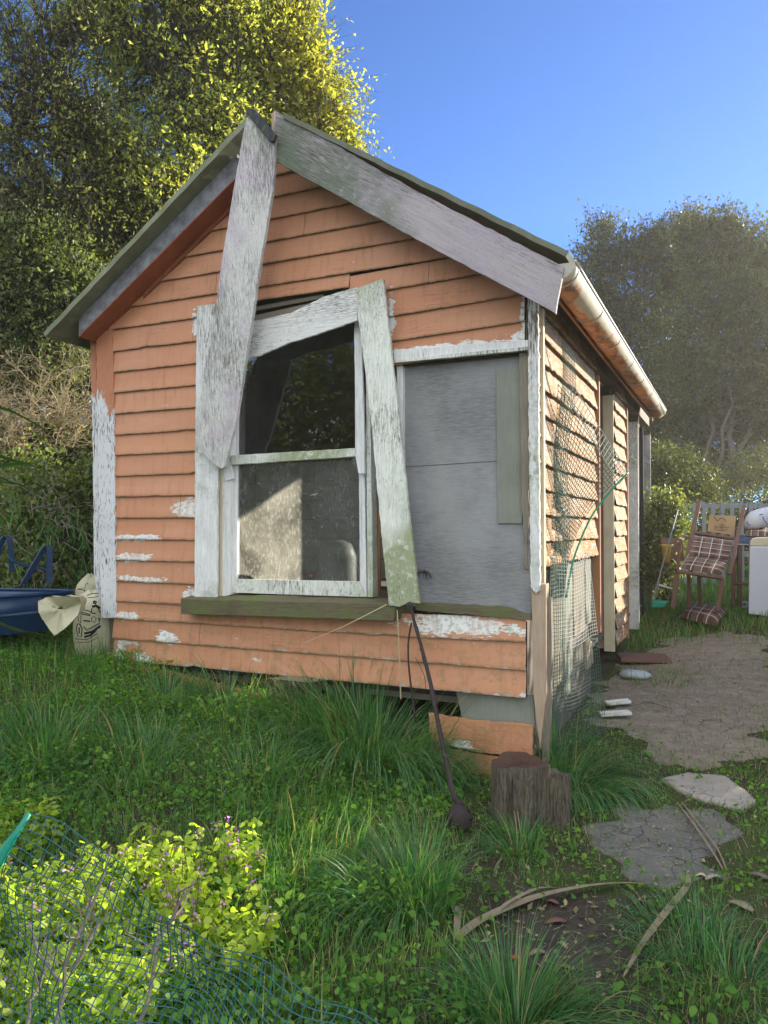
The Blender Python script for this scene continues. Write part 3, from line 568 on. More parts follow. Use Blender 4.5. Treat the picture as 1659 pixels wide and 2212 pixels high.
# window: wall opening, frame, sashes
win = plk('window_frame', [(480, 690), (497, 690), (497, 1285), (479, 1290)], .0, .09, M['white_clean'])
win.name = 'window'
plk('jamb', [(789, 700), (797, 700), (806, 1290), (794, 1290)], .01, .08, M['white_moss'], win)
plk('jamb_reveal', [(468.5, 1010), (480, 1010), (480, 1290), (468, 1292)], -.004, .03, M['cream'], win)
plk('parting_bead', [(483, 1010), (497, 1000), (504, 1034), (486, 1040)], -.012, .02, M['white_clean'], win)
plk('parting_bead', [(765, 704), (780, 690), (786, 900), (788, 1023), (774, 1023), (768, 990)], -.012, .02, M['white_clean'], win)
def sash(name, outer, inner, y, th, mat):
    # four members around the pane, butted
    (ax0, ay0), (ax1, ay1), (ax2, ay2), (ax3, ay3) = outer; (bx0, by0), (bx1, by1), (bx2, by2), (bx3, by3) = inner
    s = plk(name, [(ax3, ay3), (bx3, by3), (bx2, by2), (ax2, ay2)], y, th, mat[1], win, j=.001)
    plk('stile', [(ax0, ay0), (bx0, by0), (bx3, by3 - .5), (ax3, ay3 - .5)], y, th, mat[0], s, j=.001)
    plk('stile', [(bx1, by1), (ax1, ay1), (ax2, ay2 - .5), (bx2, by2 - .5)], y, th, mat[0], s, j=.001)
    g = MB(); pts = [FY(bx0, by0, y + th * .5), FY(bx1, by1, y + th * .5), FY(bx2, by2, y + th * .5), FY(bx3, by3, y + th * .5)]
    return s, pts
lo, lp = sash('lower_sash', [(496, 1003), (787, 988), (792, 1290), (495, 1280)], [(512, 1003), (775, 990), (777, 1256), (511, 1251)], .03, .035, (M['white_clean'], M['white_moss']))
up, upp = sash('upper_sash', [(500, 700), (780, 650), (768, 988), (498, 1002)], [(514, 700), (766, 650), (767, 968), (513, 983)], .075, .035, (M['white_clean'], M['white_moss']))
plk('meeting_rail', [(498, 984), (767, 968), (768, 986), (499, 1004)], -.008, .045, M['white_moss'], lo)
for nm, pts, mt, pa in (('pane', lp, M['glass_dusty'], lo), ('pane', upp, M['glass'], up)):
    g = MB(); g.prism(pts, (0, .003, 0)); obj(nm, g, mt, pa)
sb = MB(); a, b_, c, d = FY(391, 1293, -.13), FY(855, 1305, -.13), FY(850, 1341, -.13), FY(391, 1326, -.13)
e, f = FY(478, 1279, .05), FY(856, 1296, .05)
n_ = 22; ft = [a.lerp(b_, i / n_) for i in range(n_ + 1)]; fb = [d.lerp(c, i / n_) for i in range(n_ + 1)]
jit = [Vector((0, rb.uniform(-.003, .003), rb.uniform(-.003, .002))) for _ in ft]
bk = [Vector((p.x, .06, p.z + .022)) for p in ft]; bb = [Vector((p.x, .06, p.z)) for p in fb]
sb.grid([bk, [p + j for p, j in zip(ft, jit)], [p + j for p, j in zip(fb, jit)], bb, bk]); sb.add([ft[0] + jit[0], fb[0] + jit[0], bb[0], bk[0]], [(0, 1, 2, 3)]); sb.add([ft[-1] + jit[-1], fb[-1] + jit[-1], bb[-1], bk[-1]], [(3, 2, 1, 0)])
obj('window_sill', sb, M['sill'], win, bevel=.004)
# loose boards around the window
plk('architrave', [(425, 660), (463, 657), (470, 1000), (468, 1292), (450, 1296), (420, 1293), (421, 1000)], -.046, .022, M['white'], label='left window architrave, mossy towards its foot', j=.003)
plk('architrave', [(531, 775), (562, 768), (620, 742), (690, 720), (772, 692), (772, 620), (700, 640), (628, 676), (545, 694)], lambda dx, dy: -.05 - .05 * (dx - 531) / 240, .022, M['white_h'], label='head architrave hanging slanted across the window', j=.003, step=.03)
plk('architrave', [(766, 624), (828, 602), (838, 700), (861, 900), (885, 1130), (906, 1304), (884, 1300), (862, 1311), (840, 1308), (825, 1170), (801, 900)], lambda dx, dy: -.10 - .05 * (dy - 600) / 700, .028, M['white_moss'], label='right window architrave leaning loose with a ragged foot', j=.003, step=.03)
plk('fallen_bargeboard', [(531, 252), (593.5, 300), (594, 348), (587, 420), (562.7, 561), (542, 703), (509, 914), (485, 1008), (477, 1013), (424, 968), (423, 925), (431, 870), (440, 800), (457, 736), (479, 561), (506, 400)],
    lambda dx, dy: -.335 + .205 * max(0, (dy - 300)) / 700, .03, M['barge_old'], label='broken bargeboard hanging down from the gable peak across the window', j=.003, step=.035)
plk('peak_cap', [(535, 232), (552, 239), (595, 289), (590, 304), (582, 305), (531, 245)], -.37, .03, M['blackrot'], j=.003)
plk('bargeboard', [(593.5, 239), (640, 265), (905, 415), (1217.6, 576), (1209, 625), (1200, 677), (1117.7, 632), (970, 555), (830, 478), (593.5, 347.6)], -.30, .03, M['barge'], label='weathered lilac grey bargeboard with green lichen on the right rake', j=.003)
plk('bargeboard_end', [(586, 246), (593, 239), (593, 300), (587, 290)], -.285, .03, M['stud_lit'])
# laths seen in the hole over the window
for (p0, p1, w) in (((545, 669), (700, 640), .03), ((545, 690), (690, 658), .045)):
    b = MB(); b.beam(FY(*p0, .03), FY(*p1, .03), .02, w); obj('lath', b, M['stud'], shed, bevel=.002)
# skirt boards below
def skirt(pd, y, lab):
    plk('skirt_board', pd, y, .022, M['orange'], label=lab, j=.004, step=.03)
skirt([(925, 1540), (1022, 1556), (1151, 1566), (1150, 1638), (1040, 1626), (930, 1602)], -.03, 'loose orange skirt board right above the tree stump')
skirt([(890, 1606), (1040, 1630), (1151, 1642), (1152, 1712), (1030, 1706), (895, 1672)], -.02, 'lowest orange skirt board behind the tree stump')
skirt([(262, 1436), (300, 1432), (560, 1500), (620, 1550), (560, 1560), (420, 1515), (300, 1470)], -.02, 'slipped orange skirt board half buried in grass')
# roof
GE = SX(1428, 892, .25); YR = GE.y
rs = MB(); th = .034
def slab(mb, x0, z0, x1, z1, y0, y1, t):
    n = Vector((z0 - z1, 0, x1 - x0)).normalized() * t
    if n.z < 0: n = -n
    m = 30; top = []; bot = []
    for i in range(m + 1):
        u = i / m; p = Vector((x0 + (x1 - x0) * u, 0, z0 + (z1 - z0) * u)); w = .003 * math.sin(i * 1.7)
        top.append(p + n + Vector((0, 0, w))); bot.append(p + Vector((0, 0, w)))
    A = [p + Vector((0, y0, 0)) for p in top]; B = [p + Vector((0, y0, 0)) for p in bot]; Cc = [p + Vector((0, y1, 0)) for p in bot]; D = [p + Vector((0, y1, 0)) for p in top]
    mb.grid([A, B, Cc, D, A]); mb.add([A[0], B[0], Cc[0], D[0]], [(0, 1, 2, 3)]); mb.add([A[-1], B[-1], Cc[-1], D[-1]], [(3, 2, 1, 0)])
slab(rs, .30, 3.075, AP[0] + .17, roofz(AP[0] + .17) + .01, -.315, YR, .032); obj('roof_sheet', rs, M['sheet'], shed, label='right roof slope of lichened sheets')
rs = MB(); slab(rs, -3.728, 3.043, AP[0] - .06, roofz(AP[0] - .06) - .0, -.315, YR, .04); obj('roof_sheet', rs, M['sheet_edge'], shed, label='left roof slope of lichened sheets')
rs = MB(); slab(rs, AP[0] - .2, roofz(AP[0] - .2) - .06, AP[0] + .2, roofz(AP[0] + .2) - .06, .05, YR - .1, .02); obj('ridge_board', rs, M['stud'], shed)
# left verge: slate coloured rafter and orange soffit
p0, p1 = FY(170.4, 725, -.19), FY(512, 379, -.19); q0, q1 = FY(221, 640, -.19), FY(519, 318, -.19)
b = MB(); dz = (p1.z - p0.z) / (p1.x - p0.x)
up0 = Vector((p0.x, -.19, roofz(p0.x) - .004)); up1 = Vector((p1.x, -.19, roofz(p1.x) - .004))
b.prism([p0, p1, up1, up0], (0, .03, 0)); obj('verge_rafter', b, M['rafter'], shed)
b = MB(); b.prism([p0 + Vector((0, .0, -.012)), p1 + Vector((0, .0, -.012)), p1 + Vector((0, 0, -.0005)), p0 + Vector((0, 0, -.0005))], (0, .25, 0)); obj('soffit', b, M['soffit'], shed)
b = MB(); b.prism([Vector((p0.x + .5, -.03, p0.z + .5 * dz - .012)), Vector((p1.x, -.03, p1.z - .012)), Vector((p1.x, -.03, p1.z - .045)), Vector((p0.x + .5, -.03, p0.z + .5 * dz - .05))], (0, .02, 0)); obj('soffit_mould', b, M['soffit'], shed)
# old gutter stub at the left eave
b = MB(); b.tube([FY(140, 716, -.15), FY(152, 712, .4)], .04, 10); obj('gutter_stub', b, M['white_clean'], shed, smooth=True)
# right eave: gutter, brackets, fascia
g = MB(); y0 = -.27; secs = 60; P = []; A_ = []
def gc(y): return Vector((.245 - .03 * (y - y0) / (YR - y0), y, 3.055 + (GE.z + .03 - 3.055) * (y - y0) / (YR - y0)))
for i in range(secs + 1):
    y = y0 + (YR - y0) * i / secs; c = gc(y); row = []; ar = []
    for k in range(13):
        t = math.pi * (1.0 + k / 12.0) ; rr = .095
        row.append(c + Vector((math.cos(t) * rr, 0, math.sin(t) * rr * .95))); ar.append(k / 12)
    P.append(row); A_.append(ar)
g.grid(P, A_); gut = obj('gutter', g, M['gutter'], shed, smooth=True, label='rusty cream half round gutter along the right eave')
sol = gut.modifiers.new('thickness', 'SOLIDIFY'); sol.thickness = .003
b = MB(); b.tube([gc(y0 + (YR - y0) * i / 20) + Vector((.098, 0, .003)) for i in range(21)], .011, 8); obj('gutter_lip', b, M['gutter_lip'], gut, smooth=True)
for i in range(7):
    y = y0 + .12 + i * .92; c = gc(min(y, YR - .05)); b = MB()
    b.tube([c + Vector((math.cos(math.pi * (1 + k / 10)) * .099, 0, math.sin(math.pi * (1 + k / 10)) * .097)) for k in range(11)], .005, 6); obj('gutter_bracket', b, M['gutter_lip'], gut)
b = MB(); b.add([gc(y0) + Vector((math.cos(math.pi * (1 + k / 10)) * .094, 0, math.sin(math.pi * (1 + k / 10)) * .09)) for k in range(11)], [tuple(range(11))]); obj('gutter_end', b, M['gutter_lip'], gut)
b = MB(); b.abox(.13, .147, -.27, YR, 3.0, 3.11); obj('fascia', b, M['rust_trim'], shed)
# side wall: bare boards, doorway without a door, second run, posts
ya0 = .03; ya1 = SX(1284.5, 1100).y; yb0 = SX(1324.6, 1100).y; yb1 = SX(1348.8, 1100).y
ES = [1.30, 1.463, 1.63, 1.797, 1.96, 2.125, 2.285, 2.453, 2.62, 2.783, 2.95, 3.1]
sw = MB()
for k in range(len(ES) - 1):
    boardrow(sw, 0, ES[k], ES[k + 1], ya0, ya0, ya1 - rb.uniform(0, .04), ya1, rb.uniform(-.01, .01), .004, .25, True, out=.034)
obj('side_weatherboards', sw, M['bare'], shed, label='sunlit bare peeling boards on the side wall behind the mesh')
sw = MB(); EB = [.34, .50, .665, .83, .99, 1.15] + ES[0:]
for k in range(len(EB) - 1):
    boardrow(sw, 0, EB[k], EB[k + 1], yb0, yb0, yb1 - rb.uniform(0, .05), yb1, rb.uniform(-.01, .01), .004, .3, True, out=.034)
obj('side_weatherboards', sw, M['bare'], shed, label='narrow run of bare boards beyond the open doorway')
ln = MB(); ln.abox(-.03, -.012, ya0, ya1, 1.3, 3.0); ln.abox(-.03, -.012, yb0, yb1, .3, 3.0); ln.abox(-.1, -.002, 0, YE, 3.06, 3.22); obj('side_lining', ln, M['stud'], shed)
b = MB(); b.abox(-.05, .045, ya1, ya1 + .045, .62, 2.93); obj('door_trim', b, M['rust_trim'], shed, bevel=.003)
def jamb(dl, dr, mat, zb, nm='door_jamb', lab=None, y=None):
    y = y or SX(dr, 1100).y; x0 = FY(dl, 1100, y).x; x1 = FY(dr, 1100, y).x
    b = MB(); b.abox(x0, x1 + .012, y, y + .04, zb, 2.93); return obj(nm, b, mat, shed, bevel=.003, label=lab)
jamb(1303, 1323.5, M['cream'], .28, lab='cream jamb of the open side doorway')
jamb(1289, 1303, M['pinkboard'], .3, 'inner_board', y=SX(1323.5, 1100).y + .045)
b = MB(); b.abox(-.05, .04, yb1, yb1 + .05, .3, 2.93); obj('door_trim', b, M['rust_trim'], shed, bevel=.003)
jamb(1356, 1377, M['white'], .22, 'corner_post', 'grey-white flaking post near the far end')
jamb(1378, 1388, M['dark'], .3, 'dark_gap_strip')  # dark strip painted for the shade in the gap between the posts
jamb(1389, 1404, M['barge'], .3, 'corner_post', 'grey brown post at the far end of the shed')
b = MB(); b.abox(-.16, -.14, yb1, YE, .3, 3.1); obj('inner_board', b, M['inside'], shed)  # dark board added to keep sun from entering by the second opening
# rotten lower side: planks standing behind the mesh
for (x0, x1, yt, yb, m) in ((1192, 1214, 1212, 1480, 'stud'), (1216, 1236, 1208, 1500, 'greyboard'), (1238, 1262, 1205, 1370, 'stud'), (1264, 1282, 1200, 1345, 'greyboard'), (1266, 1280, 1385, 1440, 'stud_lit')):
    b = MB(); b.prism([SX(x0, yt, -.02), SX(x1, yt, -.02), SX(x1 + 2, yb - 8, -.02), SX(x0 + 3, yb + 6, -.02)], (-.02, 0, 0)); obj('lower_side_plank', b, M[m], shed, bevel=.002)
b = MB(); b.abox(-.06, -.04, .1, ya1, .0, 1.3); obj('side_backing', b, M['inside'], shed)
b = MB(); zb = FY(720, 1257, .95).z; b.abox(-2.4, -.9, .7, 1.25, zb - .03, zb); obj('inner_bench', b, M['inside'], shed)
# inside: back, left side, floor, partition, ceiling struts
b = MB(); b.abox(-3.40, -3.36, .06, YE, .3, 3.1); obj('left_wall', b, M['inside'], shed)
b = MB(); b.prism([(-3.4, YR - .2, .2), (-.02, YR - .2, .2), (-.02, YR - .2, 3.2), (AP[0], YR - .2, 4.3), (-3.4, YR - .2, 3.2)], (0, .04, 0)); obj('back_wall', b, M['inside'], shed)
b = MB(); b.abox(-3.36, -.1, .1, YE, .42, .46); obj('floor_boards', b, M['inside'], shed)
pt = MB()
for i in range(9):
    z0 = .5 + i * .19; pt.abox(-3.3, -1.45 - (.12 if i % 3 == 1 else 0), 1.95 + (i % 2) * .012, 1.98, z0, z0 + .183)
obj('inner_board_wall', pt, M['inboard'], shed)
b = MB(); b.abox(-1.43, -1.33, 2.0, 2.1, .46, 2.6); obj('inner_stud', b, M['inside'], shed)
for (x0, y0_) in ((-3.0, 1.2),):
    b = MB(); b.abox(x0, x0 + .09, y0_, y0_ + .05, .46, 3.2); obj('inner_stud', b, M['inside'], shed)
b = MB(); b.tube([FY(816, 1100, .12), FY(818, 1285, .12)], .018, 8); obj('sash_weight', b, M['rust_trim'], win, smooth=True)
for i, (x, z) in enumerate(((-3.2, .75), (-.6, .55))):
    pass
# ---------------------------------------------------------------- ground, paths
def axis(lo, hi, a, b, fine):
    m = np.arange(a, b, fine); l = a - np.geomspace(fine, a - lo, 24)[::-1]; h = b + np.geomspace(fine, hi - b, 24)
    return np.concatenate([l, m, h])
gx = axis(-400, 400, -8, 6, .1); gy = axis(-300, 500, -6, 20, .12)
GX, GY = np.meshgrid(gx, gy, indexing='ij'); GZ = ghf(GX, GY)
V = np.stack([GX, GY, GZ], -1).reshape(-1, 3); nx, ny = GX.shape
ii = (np.arange(nx - 1)[:, None] * ny + np.arange(ny - 1)[None]).ravel(); F = np.stack([ii, ii + ny, ii + ny + 1, ii + 1], 1)
g = npmesh('ground', V, 4, M['ground'], org=Vector((0, 0, 0)), smooth=True, faces=F); g['kind'] = 'structure'
PATHS = []
def drape(name, pd, off, mat, cell=.02, jag=.05, kind='structure', bump=.0):
    pts = [GD(*p) for p in pd]; poly = [(p.x, p.y) for p in pts]; PATHS.append(poly)
    xs = np.arange(min(p[0] for p in poly) - .1, max(p[0] for p in poly) + .1, cell); ys = np.arange(min(p[1] for p in poly) - .1, max(p[1] for p in poly) + .1, cell)
    X, Y = np.meshgrid(xs, ys, indexing='ij'); cx = X[:-1, :-1] + cell / 2; cy = Y[:-1, :-1] + cell / 2
    jx = np.sin(cy * 9 + 1) * jag + np.sin(cy * 23) * jag * .5; jy = np.sin(cx * 11) * jag + np.sin(cx * 27 + 2) * jag * .5
    k = inpoly(cx + jx, cy + jy, poly); i, j = np.nonzero(k)
    Z = ghf(X, Y) + off + bump * np.sin(X * 7) * np.sin(Y * 6)
    V = np.stack([X, Y, Z], -1).reshape(-1, 3); n = len(ys); a = i * n + j; F = np.stack([a, a + n, a + n + 1, a + 1], 1)
    used, inv = np.unique(F, return_inverse=True)
    o = npmesh(name, V[used], 4, mat, org=Vector((0, 0, 0)), smooth=True, faces=inv.reshape(-1, 4)); o['kind'] = kind; return o
drape('path', [(1290, 1490), (1370, 1425), (1440, 1385), (1500, 1372), (1659, 1372), (1700, 1500), (1640, 1620), (1560, 1680), (1440, 1640), (1350, 1600), (1300, 1560)], .004, M['path'], cell=.018, jag=.09)
drape('path_concrete', [(1275, 1805), (1345, 1735), (1440, 1745), (1560, 1772), (1575, 1840), (1530, 1900), (1410, 1925), (1330, 1870)], .012, M['slab'], cell=.012, jag=.06)
drape('path_soil', [(1030, 1990), (1120, 1930), (1260, 1950), (1420, 1930), (1380, 2040), (1310, 2120), (1160, 2110), (1060, 2090)], .004, M['soil'], jag=.06)
for _o in (bpy.data.objects['path_concrete'],):
    q = _o.modifiers.new('thickness', 'SOLIDIFY'); q.thickness = .03; q.offset = -1
drape('path_edge', [(1432, 1692), (1480, 1678), (1560, 1688), (1640, 1740), (1610, 1757), (1520, 1738), (1465, 1712)], .03, M['pale'], cell=.01, jag=.012)
q = bpy.data.objects['path_edge'].modifiers.new('thickness', 'SOLIDIFY'); q.thickness = .04; q.offset = -1

# ---------------------------------------------------------------- grass and ground cover
def shedmask(x, y): return (x > -3.42) & (x < .02) & (y > .02) & (y < 8)
def visible(x, y, z, m=80):
    q = np.stack([x - CAM.x, y - CAM.y, z - CAM.z], -1) @ np.array(MROT); d = -q[..., 2]
    px = 829.5 + 1661.6 * q[..., 0] / np.maximum(d, .01); py = 1106 - 1661.6 * q[..., 1] / np.maximum(d, .01)
    return (d > .4) & (px > -m) & (px < 1659 + m) & (py < 2212 + m * 2), px, py, d
def scatter(n, x0, x1, y0, y1, dens=None):
    x = RNG.uniform(x0, x1, n); y = RNG.uniform(y0, y1, n); z = ghf(x, y); ok, px, py, d = visible(x, y, z); ok &= ~shedmask(x, y)
    if dens is not None: ok &= RNG.uniform(0, 1, n) < dens(x, y, px, py, d)
    return np.stack([x, y, z - .004], 1)[ok], px[ok], py[ok], d[ok]
def pathmask(x, y):
    m = np.zeros(x.shape, bool)
    for p in PATHS: m |= inpoly(x, y, p)
    return m
def softpath(x, y, s=.13):
    return pathmask(x + RNG.normal(0, s, x.shape), y + RNG.normal(0, s, x.shape))
def nz(x, y, s=1.0, o=0): return .5 + .25 * np.sin(x * 2.3 * s + y * 1.1 * s + o) + .25 * np.sin(y * 2.9 * s - x * 1.7 * s + o * 2)
def d_short(x, y, px, py, d):
    p = np.where(softpath(x, y, .11), .10 * (nz(x, y, 6) > .55) + .02, .9); p = np.where((px > 1000) & (py > 1830), p * (.25 + .6 * nz(x, y, 2.5)), p)
    return p * np.clip(1.4 - d / 14, .25, 1)
B, px, py, d = scatter(190000, -6, 3.2, -4.3, 4.5, d_short)
n = len(B); H = RNG.uniform(.03, .10, n) * (1 + .5 * nz(B[:, 0], B[:, 1], 1.7)); 
right = (px > 1000)
H = np.where(right, H * .6, H)
o = blades('grass', B, H, RNG.uniform(.0025, .005, n), M['grass'], curl=1.1, segs=3); o['kind'] = 'stuff'
B, px, py, d = scatter(60000, -2, 4, 4.5, 14, lambda x, y, px, py, d: np.where(softpath(x, y, .22), .04 + .25 * (nz(x, y, 3) > .74), .85))
n = len(B); o = blades('far_grass', B, RNG.uniform(.06, .16, n), RNG.uniform(.006, .01, n), M['grass'], segs=3); o['kind'] = 'stuff'
# long arching grass left of the path and in front of the wall
def d_long(x, y, px, py, d):
    p = np.where(px < 960, .15 + .75 * nz(x, y, 1.4), .0) * np.clip((d - 1.6) / 1.2, 0, 1)
    p = np.where((py > 1650) & (px < 560) & (px > 0), p * .35, p)
    return p * .75
B, px, py, d = scatter(64000, -5.5, 1, -3.9, 2.2, d_long)
n = len(B); L = RNG.uniform(.10, .30, n) * (.55 + .6 * nz(B[:, 0], B[:, 1], 1.4)); dirs = np.stack([np.sin(B[:, 0] * 3 + B[:, 1] * 2), -.6 + .5 * np.cos(B[:, 1] * 4)], 1) * .35 + RNG.normal(0, .28, (n, 2))
o = blades('long_grass', B, L, RNG.uniform(.004, .0085, n), M['grass_long'], lean=dirs, curl=1.1, segs=5); o['kind'] = 'stuff'
# herbs: small rounded leaves near the ground
def d_herb(x, y, px, py, d):
    p = .3 + .7 * (nz(x, y, 1.9, 2) > .42); p = np.where(softpath(x, y, .1), 0, p); p = np.where((px > 1000), p * .3, p); return p
B, px, py, d = scatter(170000, -5.5, 2.8, -4.2, 2.0, d_herb)
n = len(B); C = B.copy(); C[:, 2] += RNG.uniform(.01, .13, n) * (.4 + nz(B[:, 0], B[:, 1], 2.6, 1)) * np.where(px > 1000, .35, 1)
o = leaves('ground_cover', C, np.where(RNG.uniform(0, 1, n) < .7, .02, .034), M['herb'], shape=LEAF6, upbias=1.0); o['kind'] = 'stuff'
# dead blades and litter on the ground
B, px, py, d = scatter(48000, -5, 3, -4.2, 6, lambda x, y, px, py, d: .15 + .5 * (px > 1000))
n = len(B); B[:, 2] += .012
o = blades('dry_grass', B, RNG.uniform(.03, .12, n), RNG.uniform(.0015, .004, n), M['dry'], lean=RNG.normal(0, 1, (n, 2)) * 3.2, curl=.3, segs=2); o['kind'] = 'stuff'

B, px, py, d = scatter(26000, -1.5, 3, -4, 9, lambda x, y, px, py, d: np.where(pathmask(x, y), .5, .12))
B[:, 2] += .022; B2, _, _, _ = scatter(2600, -.6, 2.2, -3, 0, lambda x, y, px, py, d: np.where(inpoly(x, y, PATHS[2]), .5, .03)); B2[:, 2] += .02; o = leaves('bark_litter', B2, .035, M['dry'], shape=LEAF4, upbias=1.4); o['kind'] = 'stuff'
o = leaves('leaf_litter', B, .016, M['dry'], shape=LEAF6, upbias=1.6); o['kind'] = 'stuff'
# tussocks: each clump a thing
TG = 'arching green grass tussocks'
def tussock(dx, dy, hgt, n, spread, label, mat='grass_long', w=.006, bias=(0, 0), group=TG, name='grass_tussock'):
    p = GD(dx, dy); a = RNG.uniform(0, 2 * np.pi, n); r = np.sqrt(RNG.uniform(0, 1, n)) * spread * 1.7
    B = np.stack([p.x + np.cos(a) * r, p.y + np.sin(a) * r, np.zeros(n)], 1); B[:, 2] = ghf(B[:, 0], B[:, 1]) - .01
    am = RNG.uniform(.25, 1.1, n) + .2 * np.sin(a * 3 + dx); bias = (bias[0] + .28 * math.sin(dx * .7), bias[1] - .22 + .1 * math.cos(dy)); lean = np.stack([np.cos(a) * am + bias[0], np.sin(a) * am + bias[1]], 1)
    o = blades(name, B, hgt * RNG.uniform(.4, 1.2, n), RNG.uniform(.6, 1.3, n) * w, M[mat], lean=lean, curl=1.5, segs=7)
    return tag(o, label, 'grass clump', group)
tussock(860, 1955, .34, 1100, .12, 'dark green arching tussock left of the round black root ball', w=.0055)
tussock(1125, 2240, .30, 1000, .12, 'green tussock at the bottom edge below the bare soil', w=.005)
tussock(1250, 1700, .44, 900, .14, 'long swept grass clump right of the tree stump', w=.0055, bias=(.35, -.1))
tussock(820, 1640, .62, 1100, .22, 'tall dark grass clump under the leaning architrave foot', w=.009)
tussock(935, 1690, .34, 380, .12, 'grass clump behind the dark leaning stalk', w=.008)
tussock(1600, 2150, .22, 600, .16, 'wispy green tussock in the bottom right corner of the yard', w=.0042)
tussock(1470, 2030, .2, 380, .12, 'small thin tussock right of the diagonal dry leaf', w=.004)
tussock(1110, 1840, .2, 340, .08, 'short bright tussock at the foot of the tree stump', w=.005)
tussock(480, 1535, .36, 420, .16, 'grass clump hiding the slipped board under the wall', w=.007)
tussock(660, 1560, .40, 520, .16, 'tall grass clump under the middle of the wall', w=.008)
tussock(740, 1590, .46, 560, .16, 'tall grass clump under the window sill end', w=.008)
tussock(350, 1520, .26, 340, .14, 'low grass clump at the left part of the wall base', w=.007)
tussock(250, 1660, .28, 500, .22, 'loose tussock in the shade before the left wall corner', w=.008)
tussock(60, 1640, .34, 600, .2, 'tussock at the left edge below the wheelbarrow', w=.009)
tussock(500, 1700, .26, 380, .2, 'low tussock in the middle of the shaded grass', w=.007)
tussock(1400, 1330, .3, 700, .3, 'grass clump at the far end of the shed', 'grass', .008)
tussock(1440, 1470, .16, 200, .2, 'sparse clump beside the worn path', 'grass', .006)
tussock(560, 1490, .42, 420, .16, 'dry straw clump leaning on the low boards', 'dry', .004, (0, -.2), 'dry grass clumps')
tussock(1010, 1650, .34, 110, .1, 'thin dry seed grass before the loose skirt board', 'dry', .0035, (.35, -.15), 'dry grass clumps')
tussock(590, 1560, .25, 200, .2, 'matted dead grass under the middle of the wall', 'dry', .004, (.2, -.3), 'dry grass clumps')
# ---------------------------------------------------------------- trees and shrubs
def blobpts(blobs, n, shell=.55):
    """blobs in (dx, dy, radius px, depth, depth radius factor): points spread through ellipsoids"""
    w = np.array([b[2] ** 2 for b in blobs], float); w /= w.sum(); out = []
    for (dx, dy, r, dep, kf), k in zip(blobs, np.maximum(1, (w * n).astype(int))):
        c = np.array(AT(dx, dy, dep)); rr = r / 1661.6 * dep
        v = RNG.normal(size=(k, 3)); v /= np.linalg.norm(v, axis=1)[:, None]; v *= (RNG.uniform(0, 1, k) ** shell)[:, None] * rr; v[:, 1] *= kf
        out.append(c + v)
    return np.concatenate(out)
def clumps(cent, per, sig):
    n = len(cent) * per; c = np.repeat(cent, per, 0); return c + RNG.normal(0, 1, (n, 3)) * sig * np.repeat(RNG.uniform(.5, 1.4, len(cent)), per)[:, None]
def bent(p, q, n=8, wob=.12, sag=0):
    p, q = Vector(p), Vector(q); L = (q - p).length; out = []; o = Vector((0, 0, 0))
    for i in range(n + 1):
        u = i / n
        if 0 < i < n: o = o * .6 + Vector((random.gauss(0, 1), random.gauss(0, 1), random.gauss(0, .5))) * wob * L / n
        out.append(p.lerp(q, u) + o * math.sin(u * math.pi) ** .5 + Vector((0, 0, -sag * math.sin(u * math.pi))))
    return out
def tree(label, basepx, trunks, blobs, ncl, per, sig, leaf, mat, group, nb=40, tr=.09, base=None, name='tree', shape=LEAF4, up=0):
    bx = base if base is not None else None
    bp = Vector(bx); bp.z = gh(bp.x, bp.y) - .05
    t = thing(name, bp, label, 'tree', group)
    mb = MB(); tips = []
    cents = blobpts(blobs, ncl)
    for (tx, ty, td, r) in trunks:
        q = AT(tx, ty, td); pts = bent(bp + Vector((random.uniform(-.25, .25), random.uniform(-.25, .25), 0)), q, 12, .25); mb.tube(pts, [r * (1 - .8 * i / 12) + .008 for i in range(13)], 8, squash=.9); tips.append(pts)
    for c in cents[RNG.choice(len(cents), min(nb, len(cents)), replace=False)]:
        pts = random.choice(tips); k = min(range(3, 12), key=lambda i: (pts[i] - Vector(c)).length + (3 if pts[i].z > c[2] else 0))
        mb.tube(bent(pts[k], Vector(c), 6, .3), [.030 * (1 - i / 7) + .005 for i in range(7)], 5)
    obj('trunk', mb, M['bark'], t, smooth=True)
    # leaves sit along short twigs that spray out of each limb end
    K = 7; n = len(cents); D = RNG.normal(size=(n, K, 3)); D[..., 2] = D[..., 2] * .6 + .25; D /= np.linalg.norm(D, axis=2)[..., None]
    out = cents - cents.mean(0); out /= np.linalg.norm(out, axis=1)[:, None]; D += out[:, None] * .7; L = sig * 2.3 * RNG.uniform(.5, 1.2, (n, K, 1))
    pl = max(3, per // K); U = RNG.uniform(.15, 1.05, (n, K, pl, 1)); P = cents[:, None, None] + D[:, :, None] * L[:, :, None] * U; P[..., 2] -= (U[..., 0] ** 2) * L[:, :, None, 0] * .35
    C = (P + RNG.normal(0, .022, P.shape)).reshape(-1, 3); vv = np.clip(RNG.normal(.5, .2, len(C)) + np.repeat(RNG.normal(0, .2, n), K * pl), 0, 1)
    leaves('crown', C, leaf, mat, t, shape, var=vv, upbias=up, droop=.4)
    A0 = np.repeat(cents[:, None], K, 1); B0 = A0 + D * L; B0[..., 2] -= L[..., 0] * .3; sd = np.cross(D, [0, 0, 1.]) ; sd /= np.linalg.norm(sd, axis=2)[..., None] + 1e-6; sd *= .006
    Q4 = np.stack([A0 - sd, A0 + sd, B0 + sd * .3, B0 - sd * .3], 2).reshape(-1, 3); npmesh('twigs', Q4, 4, M['bark'], t)
    return t
LT = 'tall trees on the bank behind the shed'
